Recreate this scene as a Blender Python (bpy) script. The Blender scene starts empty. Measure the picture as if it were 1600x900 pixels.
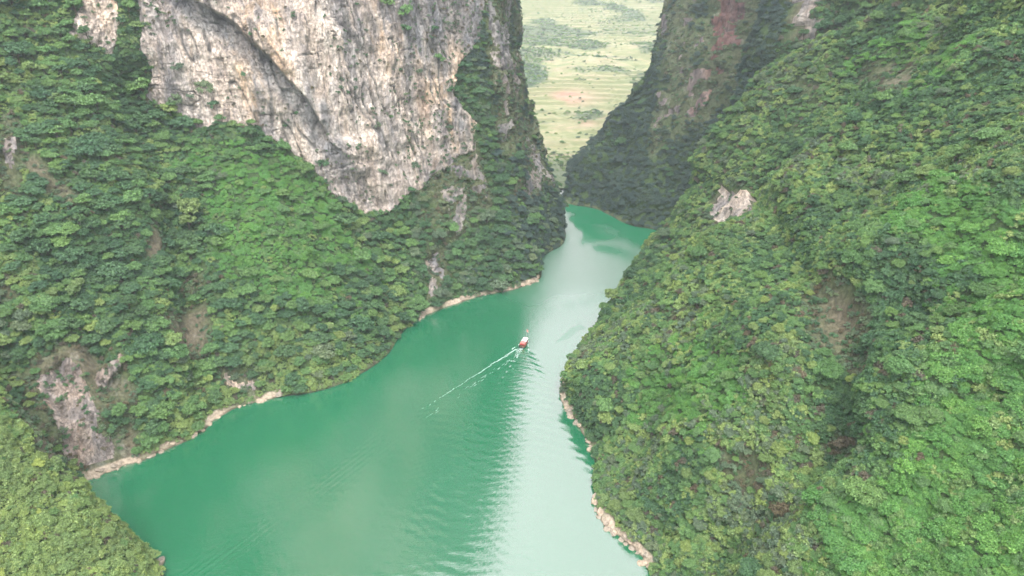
import bpy, math, random, bmesh
import numpy as np
from mathutils import Vector, Matrix, Euler
from mathutils.bvhtree import BVHTree

random.seed(7)
rng = np.random.default_rng(7)
sc = bpy.context.scene
COL = sc.collection

# ---------------------------------------------------------------- camera
H, PITCH, F = 200.0, math.radians(24.0), 1081.0
CP, SP = math.cos(PITCH), math.sin(PITCH)
cd = bpy.data.cameras.new('camera')
cam = bpy.data.objects.new('camera', cd)
COL.objects.link(cam)
cam.location = (0, 0, H)
cam.rotation_euler = (math.pi / 2 - PITCH, 0, 0)
cd.sensor_width = 36.0
cd.lens = F / 1600.0 * 36.0
cd.clip_start = 1.0
cd.clip_end = 12000.0
sc.camera = cam

# ---------------------------------------------------------------- world, sun, exposure
SUN_EL, SUN_AZ = math.radians(58), math.radians(172)      # azimuth measured clockwise from +Y
world = bpy.data.worlds.new('World')
sc.world = world
world.use_nodes = True
wn, wl = world.node_tree.nodes, world.node_tree.links
wn.clear()
w_out = wn.new('ShaderNodeOutputWorld')
w_bg = wn.new('ShaderNodeBackground')
w_bg.inputs['Strength'].default_value = 0.15
sky = wn.new('ShaderNodeTexSky')
sky.sky_type = 'NISHITA'
sky.sun_disc = False
sky.sun_elevation = SUN_EL
sky.sun_rotation = SUN_AZ
sky.air_density = 1.0
sky.dust_density = 3.0
w_tc = wn.new('ShaderNodeTexCoord')
w_ns = wn.new('ShaderNodeTexNoise')
w_ns.inputs['Scale'].default_value = 2.2
w_ns.inputs['Detail'].default_value = 5
w_rp = wn.new('ShaderNodeValToRGB')
w_rp.color_ramp.elements[0].position = 0.25
w_rp.color_ramp.elements[0].color = (0.55, 0.55, 0.55, 1)
w_rp.color_ramp.elements[1].position = 0.7
w_rp.color_ramp.elements[1].color = (0.95, 0.95, 0.95, 1)
w_mx = wn.new('ShaderNodeMixRGB')
w_mx.inputs[2].default_value = (14.0, 13.5, 13.6, 1)         # bright thin cloud over the blue
wl.new(w_tc.outputs['Generated'], w_ns.inputs['Vector'])
wl.new(w_ns.outputs['Fac'], w_rp.inputs['Fac'])
wl.new(w_rp.outputs['Color'], w_mx.inputs[0])
wl.new(sky.outputs['Color'], w_mx.inputs[1])
wl.new(w_mx.outputs['Color'], w_bg.inputs['Color'])
wl.new(w_bg.outputs['Background'], w_out.inputs['Surface'])

sd = bpy.data.lights.new('sun', 'SUN')
sd.energy = 2.2
sd.angle = math.radians(22)
sd.color = (1.0, 0.97, 0.92)
sun = bpy.data.objects.new('sun', sd)
COL.objects.link(sun)
_sv = Vector((math.sin(SUN_AZ) * math.cos(SUN_EL), math.cos(SUN_AZ) * math.cos(SUN_EL), math.sin(SUN_EL)))
sun.rotation_euler = _sv.to_track_quat('Z', 'Y').to_euler()

sc.view_settings.view_transform = 'Standard'
sc.view_settings.look = 'None'
sc.view_settings.exposure = 0.72
sc.view_settings.gamma = 1.0
try:
    sc.cycles.volume_step_rate = 4.0
    sc.cycles.max_bounces = 8
    sc.cycles.volume_bounces = 1
    sc.cycles.transparent_max_bounces = 8
    sc.cycles.use_denoising = True
    sc.cycles.denoiser = 'OPENIMAGEDENOISE'
    sc.cycles.denoising_input_passes = 'RGB_ALBEDO_NORMAL'
    sc.cycles.denoising_prefilter = 'FAST'
except Exception:
    pass

# ---------------------------------------------------------------- maths helpers
def pdir(px, py):
    u, v = (px - 800.0) / F, (450.0 - py) / F
    return np.array([u, CP + v * SP, -SP + v * CP])

def project(P):
    P = np.asarray(P, float)
    x, y, z = P[..., 0], P[..., 1], P[..., 2] - H
    d = y * CP - z * SP
    d = np.where(d < 1.0, 1.0, d)
    return 800 + F * x / d, 450 - F * (y * SP + z * CP) / d, d

def W(px, py, z=0.0):
    d = pdir(px, py)
    t = (z - H) / d[2]
    return np.array([d[0] * t, d[1] * t, z])

def _hash(ix, iy, iz, seed):
    h = (ix.astype(np.uint32) * np.uint32(73856093)) ^ (iy.astype(np.uint32) * np.uint32(19349663)) ^ (iz.astype(np.uint32) * np.uint32(83492791)) ^ np.uint32(seed * 2654435 % 4294967295)
    h ^= h >> np.uint32(13); h *= np.uint32(1274126177); h ^= h >> np.uint32(16); h *= np.uint32(2246822519); h ^= h >> np.uint32(15)
    return h.astype(np.float32) * np.float32(1 / 4294967295.0)

def vnoise(p, seed=0):
    """value noise in [-1,1]; p is (...,3)"""
    p = p.astype(np.float32)
    i = np.floor(p).astype(np.int64); f = p - i
    f = f * f * f * (f * (f * 6 - 15) + 10)
    i = i & 0xffffffff
    x, y, z = i[..., 0], i[..., 1], i[..., 2]
    r = 0
    for dx in (0, 1):
        wx = f[..., 0] if dx else 1 - f[..., 0]
        for dy in (0, 1):
            wy = f[..., 1] if dy else 1 - f[..., 1]
            for dz in (0, 1):
                wz = f[..., 2] if dz else 1 - f[..., 2]
                r = r + wx * wy * wz * _hash((x + dx) & 0xffffffff, (y + dy) & 0xffffffff, (z + dz) & 0xffffffff, seed)
    return r * 2 - 1

def fbm(p, scale, octv=4, seed=0, gain=0.5, stretch=(1, 1, 1)):
    q = np.asarray(p, float) / scale * np.array(stretch)
    s, a, t = 0, 1.0, 0
    for o in range(octv):
        s = s + a * vnoise(q * (2.03 ** o) + 17.3 * o, seed + o); t += a; a *= gain
    return s / t * 1.6

def inpoly(x, y, poly):
    c = np.zeros(x.shape, bool)
    n = len(poly)
    for i in range(n):
        x0, y0 = poly[i]; x1, y1 = poly[(i + 1) % n]
        if y0 == y1: continue
        m = ((y0 > y) != (y1 > y)) & (x < (x1 - x0) * (y - y0) / (y1 - y0) + x0)
        c ^= m
    return c

def sstep(a, b, x):
    t = np.clip((x - a) / (b - a), 0, 1)
    return t * t * (3 - 2 * t)

def catmull(A, segs):
    """A: (n, m, 3) control rows; segs: samples for each of the n-1 spans"""
    n = A.shape[0]
    P = np.concatenate([2 * A[:1] - A[1:2], A, 2 * A[-1:] - A[-2:-1]], 0)
    out = []
    for i in range(n - 1):
        p0, p1, p2, p3 = P[i], P[i + 1], P[i + 2], P[i + 3]
        # centripetal knots keep short and long spans from overshooting
        e = 0.5
        def k(a, b): return np.maximum(np.linalg.norm(b - a, axis=-1, keepdims=True), 1e-3) ** e
        d1, d2, d3 = k(p0, p1), k(p1, p2), k(p2, p3)
        m1 = ((p1 - p0) / d1 - (p2 - p0) / (d1 + d2) + (p2 - p1) / d2) * d2
        m2 = ((p2 - p1) / d2 - (p3 - p1) / (d2 + d3) + (p3 - p2) / d3) * d2
        last = 1 if i == n - 2 else 0
        for s in range(segs[i] + last):
            t = s / segs[i]
            h00 = 2 * t**3 - 3 * t**2 + 1; h10 = t**3 - 2 * t**2 + t
            h01 = -2 * t**3 + 3 * t**2; h11 = t**3 - t**2
            out.append(h00 * p1 + h10 * m1 + h01 * p2 + h11 * m2)
    return np.array(out)

def grid_normals(G):
    du = np.gradient(G, axis=1); dv = np.gradient(G, axis=0)
    n = np.cross(du, dv)
    n /= np.maximum(np.linalg.norm(n, axis=-1, keepdims=True), 1e-9)
    return n

# ---------------------------------------------------------------- mesh helpers
def mesh_np(name, verts, faces, mats=(), smooth=True, attrs=None, matidx=None):
    """verts (n,3); faces (m,k) int array with k fixed"""
    me = bpy.data.meshes.new(name)
    verts = np.ascontiguousarray(verts, np.float32); faces = np.ascontiguousarray(faces, np.int32)
    k = faces.shape[1]; m = len(faces)
    me.vertices.add(len(verts)); me.vertices.foreach_set('co', verts.ravel())
    me.loops.add(m * k); me.loops.foreach_set('vertex_index', faces.ravel())
    me.polygons.add(m)
    me.polygons.foreach_set('loop_start', np.arange(0, m * k, k, dtype=np.int32))
    if smooth: me.polygons.foreach_set('use_smooth', np.ones(m, bool))
    if matidx is not None: me.polygons.foreach_set('material_index', np.ascontiguousarray(matidx, np.int32))
    for mt in mats: me.materials.append(mt)
    for an, av in (attrs or {}).items():
        av = np.ascontiguousarray(av, np.float32)
        if av.ndim == 2:
            a = me.attributes.new(an, 'FLOAT_COLOR', 'POINT'); a.data.foreach_set('color', av.ravel())
        else:
            a = me.attributes.new(an, 'FLOAT', 'POINT'); a.data.foreach_set('value', av)
    me.update(calc_edges=True)
    return me

def link(name, me, parent=None, **props):
    o = bpy.data.objects.new(name, me)
    COL.objects.link(o)
    if parent: o.parent = parent
    for k, v in props.items(): o[k] = v
    return o

def grid_faces(R, C, mask=None, flip=False):
    idx = np.arange(R * C).reshape(R, C)
    a, b, c, d = idx[:-1, :-1], idx[:-1, 1:], idx[1:, 1:], idx[1:, :-1]
    q = np.stack([a, b, c, d], -1).reshape(-1, 4)
    if flip: q = q[:, ::-1]
    return q if mask is None else q[mask.ravel()]

def compact(V, Fq, attrs):
    u, inv = np.unique(Fq, return_inverse=True)
    return V[u], inv.reshape(Fq.shape), {k: a[u] for k, a in attrs.items()}

# ---------------------------------------------------------------- materials
class NT:
    def __init__(s, name):
        s.m = bpy.data.materials.new(name); s.m.use_nodes = True
        s.n, s.l = s.m.node_tree.nodes, s.m.node_tree.links
        s.b = s.n['Principled BSDF']; s.out = s.n['Material Output']
    def new(s, t, **kw):
        o = s.n.new(t)
        for k, v in kw.items(): setattr(o, k, v)
        return o
    def set(s, node, **kw):
        for k, v in kw.items(): node.inputs[k.replace('_', ' ')].default_value = v
        return node
    def pos(s, scale=(1, 1, 1), rot=(0, 0, 0)):
        g = s.new('ShaderNodeNewGeometry'); mp = s.new('ShaderNodeMapping')
        mp.inputs['Scale'].default_value = scale; mp.inputs['Rotation'].default_value = rot
        s.l.new(g.outputs['Position'], mp.inputs['Vector']); return mp.outputs[0]
    def noise(s, vec, scale, detail=4, rough=0.55, dist=0.0):
        t = s.new('ShaderNodeTexNoise'); t.inputs['Scale'].default_value = scale
        t.inputs['Detail'].default_value = detail; t.inputs['Roughness'].default_value = rough
        t.inputs['Distortion'].default_value = dist
        if vec is not None: s.l.new(vec, t.inputs['Vector'])
        return t.outputs['Fac']
    def ramp(s, fac, stops):
        r = s.new('ShaderNodeValToRGB'); cr = r.color_ramp
        while len(cr.elements) < len(stops): cr.elements.new(0.5)
        for e, (p, c) in zip(cr.elements, stops):
            e.position = p; e.color = (*c, 1) if len(c) == 3 else c
        s.l.new(fac, r.inputs['Fac']); return r.outputs['Color']
    def mix(s, fac, a, b, mode='MIX'):
        m = s.new('ShaderNodeMixRGB', blend_type=mode)
        for i, v in ((0, fac), (1, a), (2, b)):
            if hasattr(v, 'is_linked') or isinstance(v, bpy.types.NodeSocket): s.l.new(v, m.inputs[i])
            elif i == 0: m.inputs[0].default_value = v
            else: m.inputs[i].default_value = (*v, 1)
        return m.outputs[0]
    def math(s, op, a, b=0.0, clamp=False):
        m = s.new('ShaderNodeMath', operation=op); m.use_clamp = clamp
        for i, v in ((0, a), (1, b)):
            if isinstance(v, bpy.types.NodeSocket): s.l.new(v, m.inputs[i])
            else: m.inputs[i].default_value = v
        return m.outputs[0]
    def attr(s, name):
        a = s.new('ShaderNodeAttribute'); a.attribute_name = name; return a
    def bump(s, h, strength, dist=1.0, prev=None):
        b = s.new('ShaderNodeBump'); b.inputs['Strength'].default_value = strength; b.inputs['Distance'].default_value = dist
        s.l.new(h, b.inputs['Height'])
        if prev is not None: s.l.new(prev, b.inputs['Normal'])
        return b.outputs['Normal']

def simple(name, col, rough=0.6, **kw):
    t = NT(name); t.b.inputs['Base Color'].default_value = (*col, 1); t.b.inputs['Roughness'].default_value = rough
    for k, v in kw.items(): t.b.inputs[k].default_value = v
    return t.m

def rock_material(name):
    t = NT(name)
    # 'tone' attribute: R = ochre share, G = blue grey limestone share, B = iron red share
    tone = t.attr('tone'); sep = t.new('ShaderNodeSeparateColor'); t.l.new(tone.outputs['Color'], sep.inputs[0])
    st = t.pos((0.11, 0.11, 0.016), (0, math.radians(7), 0))
    st2 = t.pos((0.5, 0.5, 0.05), (0, math.radians(7), 0))
    iso = t.pos((0.12, 0.12, 0.12))
    n1 = t.noise(st, 1.0, 6, 0.6, 0.6); n2 = t.noise(st2, 1.0, 5, 0.65, 0.4); n3 = t.noise(iso, 1.0, 7, 0.65)
    n4 = t.noise(t.pos((1.0, 1.0, 0.7)), 1.0, 5, 0.7)
    base = t.ramp(n1, [(0.32, (0.36, 0.34, 0.34)), (0.42, (0.60, 0.54, 0.50)), (0.52, (0.74, 0.69, 0.65)), (0.60, (0.66, 0.58, 0.52)), (0.72, (0.48, 0.46, 0.46))])
    och = t.ramp(n2, [(0.3, (0.72, 0.50, 0.32)), (0.6, (0.76, 0.62, 0.49))])
    fo = t.math('MULTIPLY', sep.outputs[0], t.ramp(n1, [(0.42, (0, 0, 0)), (0.62, (1, 1, 1))]), True)
    c = t.mix(fo, base, och)
    grey = t.ramp(n3, [(0.3, (0.12, 0.13, 0.15)), (0.55, (0.23, 0.25, 0.275)), (0.75, (0.36, 0.37, 0.38))])
    c = t.mix(sep.outputs[1], c, grey)
    red = t.ramp(n1, [(0.3, (0.10, 0.055, 0.055)), (0.5, (0.21, 0.11, 0.10)), (0.7, (0.32, 0.22, 0.20))])
    c = t.mix(sep.outputs[2], c, red)
    lines = None
    for sc_, rot, w in (((.16, .16, .035), 9, .022), ((.10, .10, .16), 38, .014), ((.5, .5, .16), 5, .03)):
        nn_ = t.noise(t.pos(sc_, (0, math.radians(rot), 0)), 1.0, 4, .6, .8)
        e_ = t.math('ABSOLUTE', t.math('SUBTRACT', nn_, .5))
        ln_ = t.ramp(e_, [(0.0, (.18, .18, .18)), (w, (1, 1, 1))])
        lines = ln_ if lines is None else t.mix(1.0, lines, ln_, 'MULTIPLY')
    c = t.mix(.36, c, lines, 'MULTIPLY')
    wide = t.noise(t.pos((.07, .07, .007), (0, math.radians(10), 0)), 1.0, 3, .5, .3)
    c = t.mix(1.0, c, t.ramp(wide, [(.34, (.62, .64, .68)), (.46, (1.0, .99, .97)), (.56, (1.12, 1.08, 1.02)), (.68, (1.0, .93, .85))]), 'MULTIPLY')
    # water streaks and lichen
    big = t.noise(t.pos((.03, .03, .02)), 1.0, 4, .6)
    c = t.mix(1.0, c, t.ramp(big, [(.35, (.72, .70, .70)), (.5, (.95, .93, .90)), (.65, (1.1, 1.07, 1.04))]), 'MULTIPLY')
    ck = t.attr('crack'); c = t.mix(t.math('MULTIPLY', ck.outputs['Fac'], .75), c, (.10, .10, .095))
    dk = t.ramp(n2, [(0.36, (0.30, 0.30, 0.32)), (0.48, (1, 1, 1))])
    c = t.mix(t.ramp(n3, [(.4, (.15, .15, .15)), (.6, (.85, .85, .85))]), c, dk, 'MULTIPLY')
    sp = t.ramp(n4, [(0.30, (0.5, 0.5, 0.48)), (0.42, (1, 1, 1))])
    c = t.mix(0.35, c, sp, 'MULTIPLY')
    t.l.new(c, t.b.inputs['Base Color'])
    t.b.inputs['Roughness'].default_value = 0.9
    nb = t.bump(n2, 0.7, 1.5)
    nb = t.bump(lines, .8, 1.2, nb)
    nb = t.bump(n4, 0.8, 1.0, nb)
    t.l.new(nb, t.b.inputs['Normal'])
    return t.m

def ground_material(name):
    t = NT(name)
    a = t.attr('bare')
    n1 = t.noise(t.pos((0.09, 0.09, 0.05)), 1.0, 5, 0.6)
    n2 = t.noise(t.pos((0.7, 0.7, 0.35)), 1.0, 5, 0.7)
    veg = t.ramp(n2, [(0.3, (0.020, 0.040, 0.014)), (0.5, (0.045, 0.085, 0.025)), (0.7, (0.09, 0.13, 0.045))])
    earth = t.ramp(n2, [(0.3, (0.055, 0.050, 0.032)), (0.5, (0.12, 0.10, 0.068)), (0.7, (0.20, 0.165, 0.12))])
    rock = t.ramp(n2, [(0.3, (0.17, 0.15, 0.135)), (0.5, (0.34, 0.31, 0.28)), (0.7, (0.52, 0.48, 0.43))])
    er = t.mix(t.ramp(n1, [(0.58, (0, 0, 0)), (0.70, (.7, .7, .7))]), earth, rock)
    c = t.mix(a.outputs['Fac'], veg, er)
    # washed, sun bleached rock of the draw-down band along the waterline
    g = t.new('ShaderNodeNewGeometry'); sx = t.new('ShaderNodeSeparateXYZ'); t.l.new(g.outputs['Position'], sx.inputs[0])
    zz = t.math('ADD', sx.outputs['Z'], t.math('MULTIPLY', n1, 2.0))
    band = t.ramp(t.math('MULTIPLY', zz, 0.2), [(0.66, (1, 1, 1)), (0.80, (0, 0, 0))])
    shore = t.ramp(n2, [(0.3, (0.26, 0.20, 0.14)), (0.5, (0.46, 0.38, 0.29)), (0.7, (0.60, 0.52, 0.42))])
    led = t.attr('ledge')
    band = t.math('MULTIPLY', band, t.math('ADD', t.math('MULTIPLY', led.outputs['Fac'], .85), .12))
    c = t.mix(band, c, shore)
    wet = t.ramp(t.math('MULTIPLY', zz, 0.2), [(0.22, (0.35, 0.33, 0.30)), (0.32, (1, 1, 1))])
    c = t.mix(1.0, c, wet, 'MULTIPLY')
    t.l.new(c, t.b.inputs['Base Color']); t.b.inputs['Roughness'].default_value = 0.95
    t.l.new(t.bump(n2, 0.8, 0.8), t.b.inputs['Normal'])
    return t.m

def leaf_material(name, dark, mid, light, trans=0.18, zone=(0.84, 1.16)):
    t = NT(name)
    oi = t.new('ShaderNodeObjectInfo'); g = t.new('ShaderNodeNewGeometry')
    c = t.ramp(g.outputs['Random Per Island'], [(0.0, dark), (0.5, mid), (1.0, light)])
    o = t.ramp(oi.outputs['Random'], [(0.0, (0.80, 0.86, 0.86)), (0.35, (1.0, 1.0, 1.0)), (0.7, (1.14, 1.05, 0.9)), (1.0, (0.9, 0.96, 1.0))])
    c = t.mix(1.0, c, o, 'MULTIPLY')
    n = t.noise(t.pos((0.035, 0.035, 0.035)), 1.0, 5, .65)
    z = t.ramp(n, [(0.35, (zone[0], zone[0], zone[0] * 1.05)), (0.65, (zone[1], zone[1], zone[1] * 0.92))])
    c = t.mix(1.0, c, z, 'MULTIPLY')
    t.l.new(c, t.b.inputs['Base Color']); t.b.inputs['Roughness'].default_value = 0.6
    t.b.inputs['Specular IOR Level'].default_value = 0.25
    tr = t.new('ShaderNodeBsdfTranslucent'); t.l.new(t.mix(1.0, c, (1.15, 1.2, 0.6), 'MULTIPLY'), tr.inputs['Color'])
    mx = t.new('ShaderNodeMixShader'); mx.inputs[0].default_value = trans
    t.l.new(t.b.outputs[0], mx.inputs[1]); t.l.new(tr.outputs[0], mx.inputs[2]); t.l.new(mx.outputs[0], t.out.inputs['Surface'])
    return t.m

M_ROCK = rock_material('limestone')
M_GROUND = ground_material('slope_ground')
M_BARK = simple('bark', (0.10, 0.075, 0.055), 0.9)
SP_MAT = {
    'deep':   leaf_material('leaf_deep_green', (0.048, 0.105, 0.060), (0.086, 0.177, 0.086), (0.134, 0.247, 0.124)),
    'mid':    leaf_material('leaf_mid_green', (0.079, 0.167, 0.065), (0.138, 0.262, 0.097), (0.209, 0.353, 0.142)),
    'yellow': leaf_material('leaf_yellow_green', (0.126, 0.202, 0.069), (0.213, 0.317, 0.113), (0.314, 0.420, 0.174)),
    'vine':   leaf_material('leaf_vine_green', (0.081, 0.208, 0.064), (0.142, 0.334, 0.095), (0.231, 0.429, 0.148), 0.3),
    'grey':   leaf_material('leaf_grey_green', (0.082, 0.133, 0.082), (0.142, 0.207, 0.131), (0.216, 0.285, 0.185)),
    'dry':    leaf_material('leaf_dry_brown', (0.085, 0.069, 0.050), (0.137, 0.122, 0.086), (0.188, 0.179, 0.132), 0.15),
    'shade':  leaf_material('leaf_shaded_green', (0.040, 0.071, 0.071), (0.068, 0.115, 0.098), (0.107, 0.158, 0.139), 0.12),  # shade and blue haze of the far walls put into the leaf colour
    'pale':   leaf_material('leaf_pale_lime', (0.213, 0.312, 0.088), (0.338, 0.450, 0.138), (0.475, 0.575, 0.213)),
}

# ---------------------------------------------------------------- terrain patches
def chain(shore, N, pts, ext, z_prev=0.0):
    """control column: shore, then points on the photo's sight lines whose slope is tan above the previous one"""
    S = W(*shore) if len(shore) == 2 else np.array(shore, float)
    N = np.array([N[0], N[1], 0.0]); N /= np.linalg.norm(N)
    col = [S - N * 14 + [0, 0, -9], S - N * 1.0 + [0, 0, -0.8], S + N * 2.6 + [0, 0, 2.0]]
    prev = col[-1].copy()
    for (px, py, tn) in pts:
        d = pdir(px, py)
        # 200 + dz*t = prevz + tn*(N.(d t) - N.prev)
        t = (prev[2] - H - tn * N.dot(prev)) / (d[2] - tn * N.dot(d))
        p = np.array([d[0] * t, d[1] * t, H + d[2] * t])
        col.append(p); prev = p
    for (a, dz) in ext:
        prev = prev + N * a + np.array([0, 0, dz]); col.append(prev.copy())
    return col

def wcol(shore, N, pts, ext):
    S = np.array(shore, float); N = np.array([N[0], N[1], 0.0]); N /= np.linalg.norm(N)
    col = [S - N * 14 + [0, 0, -9], S - N * 1.0 + [0, 0, -0.8], S + N * 2.6 + [0, 0, 2.0]]
    for p in pts: col.append(np.array(p, float))
    prev = col[-1]
    for (a, dz) in ext:
        prev = prev + N * a + np.array([0, 0, dz]); col.append(prev.copy())
    return col

EXT_C = [(18, 110), (30, 120), (90, 70)]
EXT_S = [(45, 90), (60, 100), (110, 80)]
NL = (-.71, .71)
L = [
    wcol((-262, 165, 0), (-.9, .4), [(-285, 175, 25), (-315, 195, 60), (-360, 230, 115), (-395, 260, 160), (-430, 290, 205)], EXT_S),
    wcol((-232, 205, 0), (-.8, .6), [(-255, 220, 25), (-285, 245, 60), (-325, 285, 110), (-352, 315, 150), (-380, 345, 195)], EXT_S),
    chain((120, 755), NL, [(70, 640, 1.3), (20, 500, 1.1), (-60, 250, 1.1), (-90, 120, 1.15), (-115, 0, 1.2)], EXT_S),
    chain((215, 725), NL, [(165, 620, 1.5), (120, 480, 1.1), (90, 250, 1.1), (80, 120, 1.2), (70, 0, 1.3)], EXT_S),
    chain((300, 685), NL, [(270, 590, 1.3), (230, 420, 1.1), (205, 130, 1.12), (192, 60, 2.6), (180, 0, 3)], EXT_C),
    chain((370, 640), (-.74, .67), [(340, 540, 1.2), (310, 380, 1.1), (262, 172, 1.1), (245, 90, 5), (230, 0, 5)], EXT_C),
    chain((435, 622), (-.78, .62), [(415, 520, 1.15), (385, 370, 1.1), (350, 206, 1.1), (320, 110, 5), (300, 0, 5)], EXT_C),
    chain((510, 607), (-.8, .6), [(490, 520, 1.15), (470, 380, 1.1), (445, 232, 1.1), (410, 120, 5), (390, 0, 5)], EXT_C),
    chain((600, 560), (-.82, .56), [(590, 480, 1.2), (570, 400, 1.1), (545, 308, 1.15), (515, 150, 5), (490, 0, 5)], EXT_C),
    chain((632, 520), (-.80, .6), [(625, 450, 1.4), (615, 390, 1.2), (600, 332, 1.3), (580, 170, 5), (565, 0, 5)], EXT_C),
    chain((670, 492), (-.76, .65), [(668, 430, 1.6), (662, 370, 1.5), (655, 300, 1.8), (645, 150, 5), (635, 0, 5)], EXT_C),
    chain((740, 466), (-.68, .73), [(735, 410, 1.9), (725, 350, 1.9), (710, 260, 2.3), (705, 130, 4), (700, 0, 4)], EXT_C),
    chain((800, 452), (-.62, .78), [(795, 400, 2.0), (785, 330, 2.2), (768, 230, 2.7), (758, 120, 3.5), (752, 0, 4)], EXT_C),
    chain((840, 438), (-.75, .66), [(838, 392, 2.2), (828, 310, 2.4), (808, 210, 3), (794, 100, 3.5), (788, 0, 4)], EXT_C),
    chain((851, 402), (-.85, .5), [(850, 366, 2.4), (846, 300, 2.5), (824, 202, 3), (806, 95, 3.7), (799, 0, 4.2)], EXT_C),
    chain((884, 376), (-.95, .3), [(878, 345, 2.4), (868, 290, 2.6), (842, 190, 3), (820, 90, 4), (814, 0, 5)], EXT_C),
    wcol((34, 640, 0), (-1, 0), [(30, 642, 12), (18, 640, 50), (2, 640, 110), (-8, 645, 150), (-14, 650, 190)], EXT_C),
    wcol((-10, 720, 0), (-1, -.3), [(-16, 712, 12), (-30, 700, 50), (-46, 690, 110), (-56, 690, 150), (-62, 690, 190)], EXT_C),
    wcol((-90, 800, 0), (-.8, -.6), [(-96, 790, 12), (-110, 775, 50), (-126, 760, 110), (-136, 750, 150), (-142, 745, 190)], EXT_C),
]
ERn = [(60, 95), (70, 95), (120, 80)]
def rn(x, y, n=(1, 0), s=1.0):
    n = np.array([n[0], n[1], 0.]); n /= np.linalg.norm(n)
    return wcol((x, y, 0), n, [tuple(np.array([x, y, 0]) + n * o + [0, 0, z * s]) for o, z in ((12, 16), (36, 46), (76, 92), (122, 142), (168, 192))], ERn)
Rr = [
    rn(78, -90), rn(66, 40), rn(56, 120), rn(49, 190), rn(33, 226), rn(37, 262), rn(27, 313, (1, -.05)), rn(39, 352, (1, -.12)), rn(64, 404, (1, -.3)),
    wcol(tuple(W(1012, 448)), (.87, -.3), [tuple(W(1034, 395, 16)), tuple(W(1066, 315, 58)), tuple(W(1112, 222, 101)), tuple(W(1208, 108, 149)), (202, 402, 190)], ERn),
    wcol((128, 468, 0), (1, -.3), [(140, 462, 20), (165, 458, 62), (192, 452, 112), (225, 440, 160), (270, 425, 215)], ERn),
    wcol((138, 515, 0), (1, 0.1), [(148, 517, 30), (156, 520, 75), (166, 523, 122), (172, 527, 155), (179, 531, 190)], [(22, 95), (30, 110), (110, 90)]),
    wcol((150, 548, 0), (1, 0.0), [(168, 550, 30), (190, 556, 75), (208, 562, 122), (222, 568, 155), (238, 574, 190)], [(40, 95), (30, 110), (110, 90)]),
    wcol((124, 575, 0), (.6, .6), [(138, 590, 30), (156, 604, 75), (176, 620, 122), (184, 632, 155), (190, 642, 190)], [(12, 110), (22, 120), (110, 90)]),
    chain((985, 352), (.66, .75), [(1000, 310, 1.5), (1020, 240, 1.7), (1050, 140, 1.8), (1070, 70, 1.9), (1085, 0, 2)], EXT_C),
    chain((930, 326), (.6, .8), [(940, 290, 1.5), (965, 230, 1.6), (1000, 160, 1.6), (1022, 90, 1.8), (1042, 0, 2)], [(30, 100), (40, 110), (100, 80)]),
    chain((878, 317), (.62, .78), [(883, 281, 1.6), (918, 236, 1.4), (948, 180, 1.5), (1008, 126, 1.5), (1036, 62, 1.8)], [(45, 100), (60, 110), (110, 80)]),
    wcol((58, 700, 0), (.8, .6), [(75, 712, 16), (110, 735, 45), (150, 765, 80), (195, 800, 120), (235, 830, 165)], [(60, 90), (70, 100), (110, 80)]),
    wcol((60, 800, 0), (.95, .3), [(80, 805, 16), (115, 820, 45), (160, 840, 80), (210, 870, 120), (255, 900, 165)], [(60, 90), (70, 100), (110, 80)]),
]
S_ = [
    wcol((-122, -90, 0), (-1, 0), [(-140, -90, 22), (-170, -90, 55), (-210, -88, 98), (-260, -85, 150), (-330, -80, 220)], ERn),
    wcol((-126, 60, 0), (-1, 0), [(-144, 61, 22), (-172, 62, 52), (-212, 66, 94), (-262, 72, 145), (-330, 80, 215)], ERn),
    wcol((-128, 150, 0), (-1, .05), [(-143, 152, 20), (-165, 156, 45), (-200, 165, 82), (-250, 180, 130), (-320, 200, 195)], ERn),
    wcol((-127, 186, 0), (-1, .3), [(-140, 190, 18), (-160, 198, 42), (-190, 209, 74), (-240, 224, 125), (-310, 245, 190)], ERn),
    wcol((-150, 208, 0), (-1, .1), [(-166, 214, 6), (-184, 222, 24), (-212, 234, 56), (-256, 250, 100), (-325, 272, 165)], ERn),
]
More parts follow.
